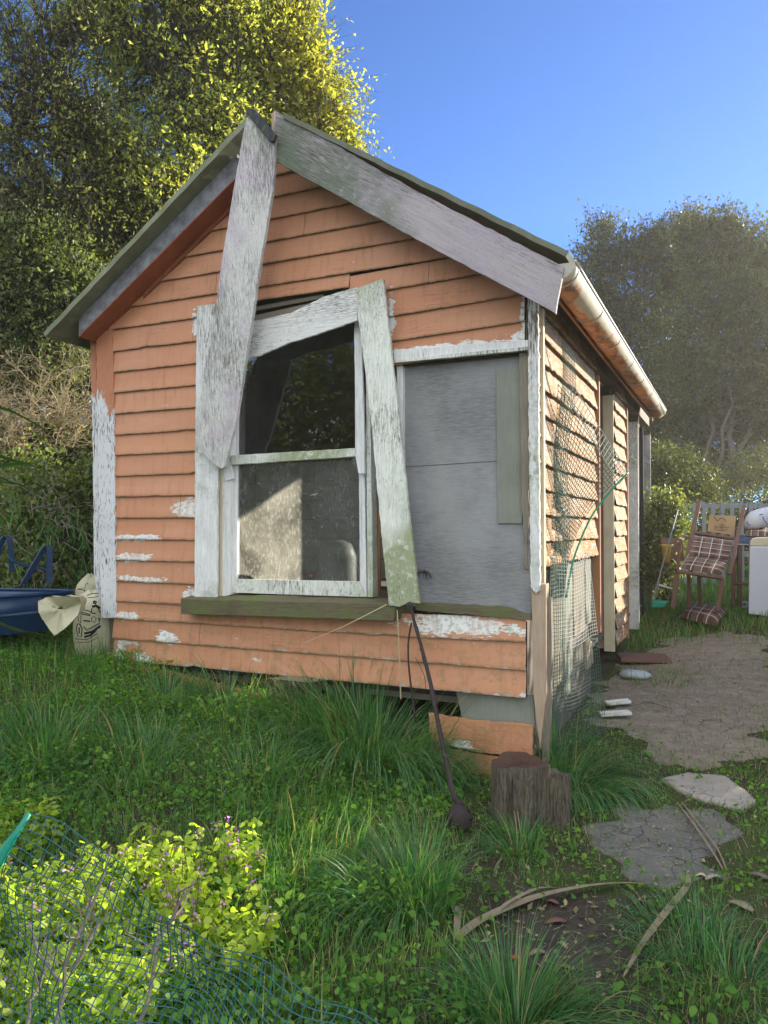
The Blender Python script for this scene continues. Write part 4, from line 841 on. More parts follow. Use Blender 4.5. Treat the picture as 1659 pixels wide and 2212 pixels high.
tree('golden green tree crown rising above the gable peak', None, [(590, 120, 12, .12), (520, 60, 11.5, .10)],
     [(600, 60, 85, 12, 1), (655, 150, 62, 12, 1), (690, 235, 72, 12, 1), (560, 180, 120, 12.2, 1), (610, -60, 70, 12, 1), (600, 300, 120, 12.4, 1), (720, 290, 45, 12.3, 1), (500, 80, 90, 12.5, 1)], 1100, 35, .18, .08, M['leaf_gold'], LT, 70, base=(-5.2, 7.6, 0), shape=LEAF4)
tree('green many stemmed tree left of the gable peak', None, [(400, 60, 11, .10), (330, 0, 10.5, .10), (250, 60, 11, .09), (470, 220, 11, .07)],
     [(420, 60, 120, 11, 1), (330, 160, 120, 11, 1), (440, 260, 120, 11, 1), (250, 40, 100, 10.5, 1), (330, -60, 110, 10.5, 1), (350, 370, 110, 10.6, 1), (240, 300, 100, 10.4, 1), (490, 10, 90, 11, 1)], 1000, 35, .21, .072, M['leaf_mid'], LT, 90, base=(-6.3, 5.6, 0))
tree('thin grey branched tree at the far left with open crown', None, [(60, -40, 9.8, .08), (130, 40, 9.8, .07), (20, 200, 9.8, .07), (180, 160, 9.9, .06)],
     [(60, 120, 110, 9.8, 1), (40, 300, 120, 9.8, 1), (150, 240, 90, 9.8, 1), (120, 400, 110, 9.8, 1), (160, 60, 80, 9.8, 1), (40, 440, 90, 9.8, 1)], 620, 26, .17, .06, M['leaf_olive'], LT, 130, base=(-8.0, 4.6, 0))
tree('dark leafy tree low behind the left roof edge', None, [(150, 500, 10.6, .08), (60, 560, 10.4, .07), (260, 480, 10.6, .06)],
     [(60, 520, 110, 10.8, 1), (180, 540, 110, 10.8, 1), (120, 650, 90, 10.6, 1), (40, 680, 90, 10.4, 1), (260, 450, 90, 10.8, 1), (330, 470, 70, 11, 1), (200, 640, 60, 10.6, 1), (60, 600, 90, 10.2, 1), (140, 700, 80, 10.3, 1), (30, 740, 80, 10.2, 1), (210, 600, 70, 10.6, 1), (100, 560, 90, 9.7, 1), (30, 640, 90, 9.7, 1), (150, 640, 80, 9.7, 1), (90, 730, 80, 9.7, 1)], 2700, 42, .16, .062, M['leaf_dark'], LT, 60, base=(-6.9, 5.2, 0))
tree('dark shrubby tree behind the left wall of the shed', None, [(120, 800, 11, .06), (40, 820, 11, .05)],
     [(40, 800, 90, 11, .8), (130, 830, 90, 11, .8), (60, 950, 100, 10.8, .8), (150, 960, 80, 11, .8), (180, 760, 60, 11, .8)], 1300, 36, .15, .06, M['leaf_dark'], LT, 30, base=(-7.2, 5.6, 0))
RT = 'trees behind the picket fence'
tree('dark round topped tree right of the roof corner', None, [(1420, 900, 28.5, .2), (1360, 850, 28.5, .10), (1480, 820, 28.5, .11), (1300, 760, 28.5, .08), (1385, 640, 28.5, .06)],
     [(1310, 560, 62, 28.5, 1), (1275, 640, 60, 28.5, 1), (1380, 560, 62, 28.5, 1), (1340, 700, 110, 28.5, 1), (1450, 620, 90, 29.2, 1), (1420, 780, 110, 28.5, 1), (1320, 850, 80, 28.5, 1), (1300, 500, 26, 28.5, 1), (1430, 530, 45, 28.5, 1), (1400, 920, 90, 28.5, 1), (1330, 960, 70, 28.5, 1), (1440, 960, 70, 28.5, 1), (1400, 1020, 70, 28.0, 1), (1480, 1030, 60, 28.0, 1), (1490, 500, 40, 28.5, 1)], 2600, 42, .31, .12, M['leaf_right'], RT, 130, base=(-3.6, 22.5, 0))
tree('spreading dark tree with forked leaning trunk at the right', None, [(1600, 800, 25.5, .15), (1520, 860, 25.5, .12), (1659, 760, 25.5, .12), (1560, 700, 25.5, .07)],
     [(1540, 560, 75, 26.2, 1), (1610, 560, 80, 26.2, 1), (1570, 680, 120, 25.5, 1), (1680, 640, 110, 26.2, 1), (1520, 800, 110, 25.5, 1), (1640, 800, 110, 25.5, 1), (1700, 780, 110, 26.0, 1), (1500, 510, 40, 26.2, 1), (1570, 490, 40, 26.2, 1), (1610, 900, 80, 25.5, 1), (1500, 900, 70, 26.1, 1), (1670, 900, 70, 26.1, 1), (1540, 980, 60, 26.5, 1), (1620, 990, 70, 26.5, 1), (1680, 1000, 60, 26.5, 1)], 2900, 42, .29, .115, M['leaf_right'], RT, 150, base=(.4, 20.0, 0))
HG = 'low bushes beyond the fence'
for i, (bl, lab, m) in enumerate([([(1430, 930, 70, 27.5, 1), (1500, 900, 80, 27.5, 1), (1480, 980, 60, 27.5, 1)], 'tall dark bush mass behind the tree trunks on the left', 'leaf_right'), ([(1590, 900, 80, 27.5, 1), (1670, 900, 80, 27.5, 1), (1640, 960, 60, 27.5, 1), (1545, 940, 50, 27.5, 1)], 'tall dark bush mass behind the forked trunk on the right', 'leaf_right'), ([(1440, 1020, 70, 15, 1), (1500, 1060, 60, 15, 1), (1430, 1100, 50, 15, 1)], 'dark bush behind the fence beside the shed end', 'leaf_right'),
        ([(1590, 1030, 60, 23, 1), (1659, 1020, 70, 23, 1), (1560, 1070, 50, 23, 1)], 'hazy bush showing between the tree trunks', 'leaf_right'),
        ([(1490, 1150, 60, 14, 1), (1600, 1150, 80, 14, 1), (1650, 1120, 60, 14, 1)], 'bush filling the gaps between the pickets', 'leaf_right'),
        ([(1430, 1160, 40, 10.8, 1), (1422, 1220, 36, 10.6, 1), (1440, 1100, 26, 10.8, 1)], 'blue green bush at the shed end behind the thin green pole', 'leaf_dark')]):
    c = AT(bl[0][0], bl[0][1], bl[0][3]); b0 = Vector((c.x, c.y, gh(c.x, c.y))); t = thing('bush', b0, lab, 'bush', HG)
    C = blobpts(bl, 420); mb = MB()
    for q in range(8): mb.tube(bent(b0, Vector(C[q * 20]), 5, .3), [.02, .018, .014, .01, .008, .005], 5)
    obj('stem', mb, M['bark'], t, smooth=True); leaves('foliage', clumps(C, 34, .12), .06, M[m], t)
# tangled bank at the left: vines, twigs, weeds
C = blobpts([(60, 1060, 90, 8.2, .5), (170, 1100, 60, 8.2, .5), (60, 1120, 110, 7.6, .5), (150, 1150, 80, 7.9, .5), (30, 1250, 90, 7.2, .5), (120, 1270, 70, 7.4, .5), (170, 1050, 60, 8, .5)], 620)
o = tag(leaves('creeper', clumps(C, 26, .10), .05, M['leaf_dark'], shape=LEAF6), 'dark leafy creeper covering the bank above the wheelbarrow', 'creeper')
B = []
for (dx, dy) in [(random.uniform(-20, 200), random.uniform(1120, 1330)) for _ in range(90)]:
    p = AT(dx, dy, random.uniform(6.6, 7.6)); B.append((p.x, p.y, p.z))
B = np.repeat(np.array(B), 6, 0) + RNG.normal(0, .05, (len(B) * 6, 3)); n = len(B)
o = tag(blades('bank_weeds', B, RNG.uniform(.12, .4, n), RNG.uniform(.005, .010, n), M['grass_long'], lean=RNG.normal(0, .6, (n, 2)) + [0, -.5], curl=1.2, segs=5), 'dark arching weeds hanging down the bank beside the left wall', 'weeds')
vb = MB()
for k in range(70):
    p = AT(random.uniform(-20, 200), random.uniform(1050, 1300), random.uniform(6.7, 7.5)); q = p + Vector((random.gauss(0, .3), random.gauss(-.1, .1), random.uniform(-.5, .25))); vb.tube(bent(p, q, 6, .5), [.006, .0055, .005, .004, .004, .003, .002], 4, cap=False)
tag(obj('dead_vines', vb, M['branch']), 'grey dead vines tangled over the shaded bank', 'vines')
# bare twiggy shrub, sunlit
tw = MB(); root = AT(120, 1010, 9.3)
def twig(p, d, L, r, lev):
    n = 4; pts = [p]; q = p.copy(); dd = d.copy()
    for i in range(n):
        dd = (dd + Vector((random.gauss(0, .28), random.gauss(0, .28), random.gauss(0, .25)))).normalized(); q = q + dd * L / n; pts.append(q.copy())
    tw.tube(pts, [r * (1 - .4 * i / n) for i in range(n + 1)], 4, cap=False)
    if lev > 0:
        for k in range(random.choice((2, 3, 3))):
            j = random.randint(1, n); twig(pts[j], (dd + Vector((random.gauss(0, .75), random.gauss(0, .75), random.gauss(.15, .5)))).normalized(), L * random.uniform(.6, .9), r * .7, lev - 1)
for k in range(34):
    s = AT(random.uniform(-30, 200), random.uniform(850, 1010), 9.2 + random.uniform(-.3, .5)); d = Vector((random.gauss(0, .6), random.gauss(0, .5), random.uniform(.2, 1))).normalized()
    twig(s, d, random.uniform(.28, .45), .009, 4)
tag(obj('bare_shrub', tw, M['twig']), 'bare pale twiggy shrub tangle left of the shed', 'shrub')
# strap leaves entering from the left
def strap(mb, pts, w):
    P = []; n = len(pts)
    for i, p in enumerate(pts):
        d = (pts[min(i + 1, n - 1)] - pts[max(i - 1, 0)]).normalized(); s = d.cross(Vector((.2, .5, 1))).normalized(); ww = w * math.sin(math.pi * min(1, .12 + .88 * i / (n - 1))) ** .6 * .5
        P.append([p - s * ww, p + Vector((0, 0, -ww * .35)), p + s * ww])
    mb.grid(P)
def curve(P, n=14):
    P = [Vector(p) for p in P]; out = []
    for i in range(len(P) - 1):
        a, b, c, d = P[max(i - 1, 0)], P[i], P[i + 1], P[min(i + 2, len(P) - 1)]
        for k in range(n // (len(P) - 1) + 1):
            t = k / (n // (len(P) - 1) + 1); out.append(.5 * ((2 * b) + (c - a) * t + (2 * a - 5 * b + 4 * c - d) * t * t + (3 * b - a - 3 * c + d) * t ** 3))
    out.append(P[-1]); return out
def strapthing(name, leavesl, base, label, cat, group=None):
    t = thing(name, base, label, cat, group)
    for pp, w, m in leavesl:
        mb = MB(); strap(mb, curve(pp), w); obj('leaf', mb, M[m], t, smooth=True)
    return t
A = lambda dx, dy, d: AT(dx, dy, d)
bs = A(-170, 1250, 5.2); bs.z = gh(bs.x, bs.y)
strapthing('flax_plant', [([bs, A(-100, 950, 5.2), A(0, 985, 5.3), A(85, 1010, 5.4)], .10, 'flax'), ([bs, A(-120, 1050, 5), A(-20, 1010, 5), A(75, 1000, 5)], .07, 'flax'), ([bs, A(-90, 900, 5.3), A(0, 880, 5.4), A(110, 935, 5.5)], .07, 'flax'),
     ([bs, A(-120, 1120, 5), A(-30, 1045, 4.9), A(60, 1050, 5)], .06, 'flax'), ([bs, A(-60, 1050, 5.4), A(20, 1040, 5.4), A(95, 1075, 5.5)], .05, 'flax'), ([bs, A(-100, 1150, 5.1), A(-10, 1060, 5.2), A(50, 1085, 5.3)], .05, 'herb')],
     bs, 'large green strap leaved plant reaching in at the left edge', 'plant')
bs = A(-160, 1500, 4.4); bs.z = gh(bs.x, bs.y)
strapthing('flax_plant', [([bs, A(-60, 1350, 4.3), A(20, 1352, 4.3), A(128, 1393, 4.35)], .075, 'flax'), ([bs, A(-40, 1370, 4.25), A(40, 1362, 4.3), A(156, 1382, 4.35)], .045, 'flaxdead'), ([A(60, 1370, 4.3), A(80, 1400, 4.3), A(86, 1430, 4.3)], .012, 'flaxdead'), ([A(30, 1365, 4.3), A(72, 1385, 4.3), A(84, 1420, 4.3)], .01, 'flaxdead')],
     bs, 'drooping green and brown strap leaves before the blue wheelbarrow', 'plant')
bs = A(1720, 1850, 3.4); bs.z = gh(bs.x, bs.y)
strapthing('flax_plant', [([bs, A(1690, 1750, 3.4), A(1650, 1720, 3.4), A(1618, 1720, 3.4)], .02, 'herb'), ([bs, A(1700, 1800, 3.3), A(1665, 1780, 3.3), A(1630, 1752, 3.3)], .02, 'flax')], bs, 'thin green leaves reaching in at the right edge by the pale slab', 'plant')

# hedges outside the frame: the right one shades the path, the rear one is what the panes mirror
def hedge(x0, x1, y0, y1, hf, label, n=1500, per=26):
    b0 = Vector(((x0 + x1) / 2, (y0 + y1) / 2, gh(x0, y0))); t = thing('hedge', b0, label, 'hedge')
    C = np.stack([RNG.uniform(x0, x1, n), RNG.uniform(y0, y1, n), RNG.uniform(0, 1, n) ** .8], 1); C[:, 2] *= np.array([hf(x, y) for x, y in C[:, :2]]); C[:, 2] += RNG.normal(0, .06, n)
    mb = MB()
    for i in range(int((abs(y1 - y0) + abs(x1 - x0)) / .8)):
        c = C[i * 5]; h = hf(c[0], c[1]); mb.tube([(c[0], c[1], -.1), (c[0] + .1, c[1], h * .5), (c[0], c[1] + .1, h * .9)], [.05, .035, .015], 6)
    obj('stem', mb, M['bark'], t, smooth=True); leaves('foliage', clumps(C, per, .2), .16, M['leaf_dark'], t)
hedge(3.9, 5.0, -1.5, 22, lambda x, y: 2.75, 'tall dark hedge running along the right side of the yard', 2300)
hedge(-13.5, -1.5, -13.5, -11, lambda x, y: 5.8 + .8 * math.sin(x * 1.3), 'very tall dark hedge standing behind the viewer', 3000, 30)
# ---------------------------------------------------------------- netting
def netpatch(name, corners, nu, nv, rad, mat, parent, bend=None, ku=24, kv=24, sides=3):
    """corners TL TR BR BL (world). nu strands run down, nv strands run across"""
    TL, TR, BR, BL = map(Vector, corners)
    def S(u, v):
        p = TL.lerp(TR, u).lerp(BL.lerp(BR, u), v)
        return p + (bend(u, v) if bend else Vector((0, 0, 0)))
    mb = MB()
    for i in range(nu + 1): mb.tube([S(i / nu, k / kv) for k in range(kv + 1)], rad, sides, cap=False)
    for j in range(nv + 1): mb.tube([S(k / ku, j / nv) for k in range(ku + 1)], rad, sides, cap=False)
    return obj(name, mb, mat, parent), S
A = lambda dx, dy, d: AT(dx, dy, d)
# the mesh hanging on the sunlit side wall
mr = SX(1195, 1640, .1); mesh = thing('garden_mesh', Vector((.1, mr.y, gh(.1, mr.y))), 'green and clear plastic mesh hanging loose along the side wall', 'mesh')
def curl_(u, v): return Vector((.03 * math.sin(u * 5 + v * 9), .02 * math.sin(v * 7), .012 * math.sin(u * 9)))
netpatch('upper_mesh', [A(1212, 830, 5.25), A(1357, 1020, 5.75), A(1223, 1292, 5.35), A(1192, 1300, 5.2)], 24, 38, .0026, M['green_net'], mesh,
    lambda u, v: Vector((-.11 * math.sin(u * math.pi * .5) * math.sin(math.pi * v) - .02, .10 * math.sin(u * math.pi) , .05 * math.sin(math.pi * v) * u)))
netpatch('side_roll', [A(1213, 735, 5.25), A(1240, 770, 5.32), A(1222, 1200, 5.3), A(1192, 1200, 5.15)], 10, 60, .0021, M['green_net'], mesh, lambda u, v: Vector((.02 * math.sin(v * 9), -.05 * math.sin(u * math.pi), 0)))
netpatch('lower_mesh', [A(1190, 1200, 5.15), A(1273, 1196, 5.6), A(1292, 1370, 5.6), A(1188, 1420, 5.1)], 18, 24, .0020, M['pale_net'], mesh, lambda u, v: Vector((0, -.03 * math.sin(u * 7), .01 * math.sin(u * 9))))
netpatch('lower_mesh', [A(1188, 1420, 5.1), A(1292, 1370, 5.6), A(1312, 1600, 5.5), A(1182, 1650, 4.95)], 20, 28, .0019, M['green_net'], mesh, lambda u, v: Vector((0, -.03 * math.sin(u * 7), .01 * math.sin(u * 9))))
netpatch('side_roll', [A(1190, 1205, 5.1), A(1222, 1210, 5.15), A(1216, 1640, 4.9), A(1180, 1660, 4.85)], 9, 52, .0019, M['green_net'], mesh, lambda u, v: Vector((0, -.05 * math.sin(u * math.pi), 0)))
b = MB(); ed = curve([A(1357, 1020, 5.75), A(1318, 1062, 5.66), A(1278, 1115, 5.55), A(1245, 1190, 5.42), A(1232, 1240, 5.36), A(1223, 1292, 5.33)], 24); b.tube(ed, .007, 6); obj('bound_edge', b, M['green_plastic'], mesh, smooth=True)
b = MB()
for i in range(22):
    u = i / 21; p = A(1240, 835, 5.3).lerp(A(1357, 1020, 5.75), u); q = A(1228, 862, 5.28).lerp(A(1338, 1046, 5.72), u); b.tube([p, q], .0035, 4)
b.tube([A(1240, 835, 5.3), A(1357, 1020, 5.75)], .004, 4); b.tube([A(1228, 862, 5.28), A(1338, 1046, 5.72)], .004, 4)
obj('stiff_margin', b, M['pale_net'], mesh)
# foreground netting
gz = GD(400, 2212); TLp, TRp = AT(58, 1760, 1.55), AT(900, 2235, 1.22); BRp, BLp = AT(760, 2950, 1.25), AT(-190, 2560, 1.45)
fn = thing('garden_netting', Vector((TLp.x, TLp.y, gh(TLp.x, TLp.y))), 'blue green plastic netting sagging across the lower left foreground', 'netting')
def nb(u, v): return Vector((.008 * math.sin(v * 23 + u * 9), .03 * math.sin(u * 4 + v * 2) + .02 * math.sin(u * 9 - v * 11), -.05 * math.sin(u * math.pi) * (1 - v) + .014 * math.sin(u * 13 + v * 5) + .008 * math.sin(u * 31 + v * 17)))
_, S1 = netpatch('net', [TLp, TRp, BRp, BLp], 44, 40, .00125, M['blue_net'], fn, nb, 40, 40, 4)
b = MB()
for k in range(5):
    b.tube([AT(62 - k * 3, 1758 + k * 5, 1.54 + .006 * k), AT(30 - k * 5, 1812 + k * 4, 1.53), AT(4 - 6 * k, 1860 + k * 3, 1.52), AT(-60 - 5 * k, 1960, 1.5)], .006, 6)
obj('bound_edge', b, M['green_plastic'], fn, smooth=True)
b = MB(); pb = AT(-75, 1960, 1.52); b.tube([Vector((pb.x, pb.y, gh(pb.x, pb.y) - .1)), pb, AT(-20, 1880, 1.53)], .012, 8); obj('stake', b, M['stud'], fn, smooth=True)

# ---------------------------------------------------------------- flowering weeds in the sun patch
FG = 'clumps of purple flowering weed'
def weed(dx, dy, n, h, sp, label, fl=6, mat='weed', size=.029):
    p = GD(dx, dy); t = thing('flowering_weed', p, label, 'weed', FG)
    st = MB(); C = []; fc = []
    for i in range(n):
        a = random.uniform(0, 6.28); r = sp * math.sqrt(random.random()); x, y = p.x + r * math.cos(a), p.y + r * math.sin(a); z = gh(x, y); hh = h * random.uniform(.5, 1.1)
        tip = Vector((x + random.gauss(0, .04), y + random.gauss(0, .04), z + hh)); st.tube([Vector((x, y, z - .01)), Vector((x, y, z + hh * .5)), tip], .0018, 4, cap=False)
        for q in range(13):
            u = random.uniform(.2, 1); a2 = random.uniform(0, 6.28); C.append((x + (tip.x - x) * u + .022 * math.cos(a2), y + (tip.y - y) * u + .022 * math.sin(a2), z + hh * u))
        if i < fl * 3:
            for q in range(9): fc.append((tip.x + random.gauss(0, .012), tip.y + random.gauss(0, .012), tip.z + random.uniform(-.035, .015)))
    obj('stem', st, M['leaf_mid'], t); leaves('foliage', np.array(C), size, M[mat], t, LEAF8, upbias=.8)
    if fc: leaves('flowers', np.array(fc), .013, M['purple'], t, LEAF6)
for a in [(300, 2040, 130, .30, .28, 'sunlit clump with pink purple flowers, nearest the shaded grass', 10), (90, 2050, 120, .26, .26, 'sunlit leafy clump behind the bound net edge', 2), (40, 2190, 110, .2, .24, 'broad leafy clump in the bottom left corner behind the net', 2),
          (210, 2200, 110, .22, .24, 'leafy clump low behind the middle of the net', 0), (520, 1905, 40, .24, .12, 'small shaded clump with purple flowers right of the sunlit ones', 5), (450, 2090, 60, .2, .2, 'shaded purple dotted clump behind the net edge', 6), (20, 1830, 60, .16, .2, 'bright clump at the left edge above the net', 0), (340, 1930, 80, .22, .18, 'sunlit clump between the bright patch and the small purple one', 5)]:
    weed(*a)
tw = MB()
for (p0, p1) in (((120, 2212), (240, 1830)), ((130, 2120), (60, 1990)), ((150, 2100), (250, 1960)), ((300, 2212), (340, 2000)), ((60, 2212), (110, 2050)), ((330, 2060), (420, 1900))):
    a, c = AT(*p0, 1.9), AT(*p1, 2.0); twp = bent(a, c, 6, .2); tw.tube(twp, [.006, .0055, .005, .0045, .004, .003, .002], 5)
    for q in (2, 3, 4): tw.tube(bent(twp[q], twp[q] + Vector((random.gauss(0, .06), random.gauss(0, .05), random.uniform(.03, .1))), 3, .3), [.003, .0025, .002, .001], 4)
tag(obj('dead_twigs', tw, M['branch']), 'brown woody twigs standing among the weeds behind the net', 'twigs')

# ---------------------------------------------------------------- stump, stalks, litter
sp = GD(1112, 1790); st = thing('tree_stump', sp, 'low cracked tree stump at the shed corner', 'stump')
def stumpbody(cx, cy, r, h0, h1, seed, a0=0, a1=2 * math.pi):
    rg = random.Random(seed); n = 40; ph = [rg.uniform(0, 6) for _ in range(5)]
    def rad(t, z): return r * (1 + .07 * math.sin(3 * t + ph[0]) + .05 * math.sin(6 * t + ph[1]) + .03 * math.sin(11 * t + ph[2] + z) + .02 * math.sin(19 * t + ph[3] + 2 * z)) * (1 + .06 * (1 - z))
    P = []
    for i in range(9):
        u = i / 8; P.append([Vector((cx + math.cos(2 * math.pi * k / n) * rad(2 * math.pi * k / n, u), cy + math.sin(2 * math.pi * k / n) * rad(2 * math.pi * k / n, u), h0 + (h1 - h0) * u + (.004 * math.sin(k * 1.3) + .01 * math.sin(k * .31 + seed) if i == 8 else 0))) for k in range(n + 1)])
    top = [P[-1]] + [[Vector((cx, cy, h1)) .lerp(p, s) + Vector((0, 0, -.02 * (1 - s) + .008 * math.sin(p.x * 80 + s * 9))) for p in P[-1]] for s in (.75, .45, .15, .01)]
    return P, top
hS = .30; P, T = stumpbody(sp.x - .01, sp.y + .14, .145, sp.z - .06, sp.z + hS, 4)
b = MB(); b.grid(P); obj('bark', b, M['stump'], st, smooth=True); b = MB(); b.grid(T); obj('cut_top', b, M['stump_top'], st, smooth=True)
P, T = stumpbody(sp.x + .17, sp.y + .17, .075, sp.z - .06, sp.z + .25, 9); b = MB(); b.grid(P); b.grid(T); obj('side_lobe', b, M['stump'], st, smooth=True)
P, T = stumpbody(sp.x + .05, sp.y - .01, .05, sp.z - .08, sp.z + .255, 12); b = MB(); b.grid(P); b.grid(T); obj('split_slab', b, M['stump'], st, smooth=True)
b0 = GD(993, 1800); top = FY(886, 1308, -.12)
t = thing('dead_stalk', b0, 'dark leaning stalk with a round black root ball', 'stalk')
pth = curve([b0 + Vector((0, .02, .14)), AT(975, 1700, (b0 - CAM).length * .985), FY(935, 1500, -.35), FY(908, 1390, -.2), top], 22); b = MB(); b.tube([p + Vector((random.gauss(0, .002), 0, 0)) for p in pth], [.016 - .007 * i / len(pth) + .002 * (i % 4 == 0) for i in range(len(pth))], 7); obj('stem', b, M['dark_stalk'], t, smooth=True)
b = MB(); rr = .062
P = [[Vector((b0.x, b0.y, b0.z + .075)) + Vector((math.cos(2 * math.pi * k / 18) * math.sin(math.pi * i / 10), math.sin(2 * math.pi * k / 18) * math.sin(math.pi * i / 10), 1.15 * math.cos(math.pi * i / 10))) * rr * (1 + .08 * math.sin(k * 5 + i * 3)) for k in range(19)] for i in range(11)]
b.grid(P); obj('root_ball', b, M['dark_stalk'], t, smooth=True)
b = MB(); b.tube(curve([FY(889, 1345, -.14), FY(882, 1390, -.15), FY(884, 1450, -.17), FY(898, 1560, -.2)], 12), .006, 6); obj('side_stem', b, M['dark_stalk'], t, smooth=True)
for (x0, y0, x1, y1, n2) in ((905, 1400, 925, 1470, 0), (897, 1420, 920, 1500, 1)):
    b = MB(); b.tube(curve([FY(x0, y0, -.22), FY((x0 + x1) / 2 + 8, (y0 + y1) / 2, -.25), FY(x1, y1, -.28)], 8), .0025, 4); obj('rootlet', b, M['dark_stalk'], t)
def straw(pts, r, label, nm='straw', mat='straw'): b = MB(); b.tube(pts, r, 5); tag(obj(nm, b, M[mat]), label, 'straw')
straw([FY(650, 1392, -.5), FY(745, 1352, -.35), FY(835, 1306, -.16)], [.0015, .0028, .004], 'pale straw leaning from the sill end across the lower boards')
straw([FY(858, 1318, -.13), FY(862, 1400, -.13), FY(866, 1510, -.14)], .004, 'upright dry stem below the loose architrave')
straw([FY(900, 1376, -.06), FY(916, 1378, -.06), FY(936, 1390, -.07)], .0015, 'tiny bent straw on the orange boards right of the stalk')
def gleaf(pd, w, label, lift=.03, mat='flaxdead', nm='dry_leaf'):
    pts = []
    for i, (dx, dy) in enumerate(pd): p = GD(dx, dy); p.z += lift * math.sin(math.pi * i / (len(pd) - 1)) + .012; pts.append(p)
    b = MB(); strap(b, curve(pts, 20), w); tag(obj(nm, b, M[mat], smooth=True), label, 'dead leaf')
gleaf([(985, 2035), (1040, 2005), (1150, 1965), (1250, 1940), (1330, 1922), (1402, 1917)], .05, 'long split dry leaf lying across the bare soil')
gleaf([(1060, 1990), (1100, 1970), (1160, 1940), (1205, 1925)], .02, 'thin torn strip above the long dry leaf')
gleaf([(985, 2035), (990, 1990), (992, 1970)], .03, 'upturned dry stub at the left end of the long leaf')
gleaf([(1488, 1890), (1482, 1935), (1440, 1995), (1390, 2060), (1345, 2125)], .028, 'narrow dry leaf slanting over the soil at the right')
gleaf([(1462, 1738), (1500, 1800), (1540, 1860), (1572, 1905)], .016, 'dry stick leaf lying over the cracked concrete')
gleaf([(1472, 1738), (1515, 1805), (1552, 1858), (1578, 1912)], .012, 'second dry stick beside the one over the cracked concrete')
gleaf([(1350, 1535), (1400, 1530), (1460, 1540)], .02, 'dry stalk lying on the path by the white scraps')
CG = 'scraps of bark and dead leaf on the bare soil'
for i, (dx, dy, w, m, lab) in enumerate([(1190, 1960, .07, 'brown_wood', 'brown bark scrap under the long dry leaf'), (1215, 2055, .05, 'flaxdead', 'curled tan leaf in the middle of the bare soil'), (1115, 2085, .035, 'orange_cap', 'orange leaf tip at the edge of the bare soil'),
     (1200, 2000, .09, 'brown_wood', 'reddish bark strip on the bare soil'), (1160, 2070, .06, 'flaxdead', 'thin brown chip left of the curled tan leaf'), (1540, 1905, .07, 'pale', 'pale chip beside the cracked concrete'), (1600, 1965, .12, 'flaxdead', 'flat tan leaf piece at the right edge'), (1640, 1900, .1, 'branch', 'broken stick at the right edge of the path'), (1515, 1900, .05, 'straw', 'pale curled sliver on the cracked concrete')]):
    p = GD(dx, dy); a = random.uniform(-.7, .7); b = MB(); u = Vector((math.cos(a), math.sin(a), .1)); s = Vector((-math.sin(a), math.cos(a), 0)); P = []
    for k in range(6):
        f = k / 5 - .5; ww = w * .22 * math.sqrt(max(.02, 1 - (2 * f) ** 2 * .95)); c = p + u * w * f + Vector((0, 0, .014 + .01 * math.cos(f * 4))); P.append([c - s * ww, c + Vector((0, 0, .004)), c + s * ww])
    b.grid(P); o = obj('scrap', b, M[m], smooth=True); q = o.modifiers.new('thickness', 'SOLIDIFY'); q.thickness = .003; tag(o, lab, 'scrap', CG)
p = GD(384, 1695); q = AT(398, 1612, (GD(384, 1690) - CAM).length + .12); b = MB(); b.beam(p, q, .045, .01, (0, -1, .3)); tag(obj('plank', b, M['brown_wood'], bevel=.002), 'short brown stick of wood standing in the shaded grass', 'plank')
b = MB(); P = []; c = GD(1372, 1466)
for i in range(9):
    P.append([c + Vector((math.cos(2 * math.pi * k / 20) * math.sin(math.pi * i / 8) * .15, math.sin(2 * math.pi * k / 20) * math.sin(math.pi * i / 8) * .09, .035 + .045 * math.cos(math.pi * i / 8) + .004 * math.sin(k))) for k in range(21)])
b.grid(P); tag(obj('stone', b, M['stone'], smooth=True), 'smooth blue grey oval stone on the path edge', 'stone')
b = MB(); p = GD(1390, 1432); b.box(p + Vector((0, 0, .05)), (.24, .06, 0), (-.04, .13, .01), (0, 0, .02)); tag(obj('loose_slab', b, M['brown_wood'], bevel=.006), 'dark flat slab below the end of the bare boards', 'slab')
SC = 'white scraps beside the mesh foot'
for (dx, dy, sx, sy, lab) in ((1334, 1528, .09, .04, 'upper pale board scrap right of the mesh foot'), (1328, 1553, .11, .04, 'lower pale board scrap right of the mesh foot')):
    p = GD(dx, dy); b = MB(); b.box(p + Vector((0, 0, .04)), (sx, .03, .012), (-.02, sy, 0), (0, 0, .012)); tag(obj('board_scrap', b, M['white'], bevel=.003), lab, 'scrap', SC)
# blue drum under the shed
# ---------------------------------------------------------------- wheelbarrow, sacks
wbp = A(40, 1350, 6.2); wz = gh(wbp.x, wbp.y); D = 6.2
wh = thing('wheelbarrow', Vector((wbp.x, wbp.y, wz)), 'blue steel wheelbarrow tray with strap legs standing beside the sacks', 'wheelbarrow')
b = MB(); n = 28; rim = []; low = []; inn = []
c0 = A(-45, 1282, 6.3); ax = (A(92, 1284, 6.2) - c0); ay = Vector((.1, .42, 0))
for (sc, dz, lst) in ((1.0, 0, rim), (.80, -.31, low), (.93, -.02, inn)):
    for k in range(n):
        t = 2 * math.pi * k / n; cc, ss = math.cos(t), math.sin(t); e = .55
        lst.append(c0 + ax * (abs(cc) ** e * (1 if cc > 0 else -1)) * sc + ay * (abs(ss) ** e * (1 if ss > 0 else -1)) * sc + Vector((0, 0, dz)))
mid = [Vector(p) * .55 + Vector(q) * .45 for p, q in zip(rim, low)]
ib = [Vector(p) * .3 + Vector(q) * .7 + Vector((0, 0, .02)) for p, q in zip(inn, low)]
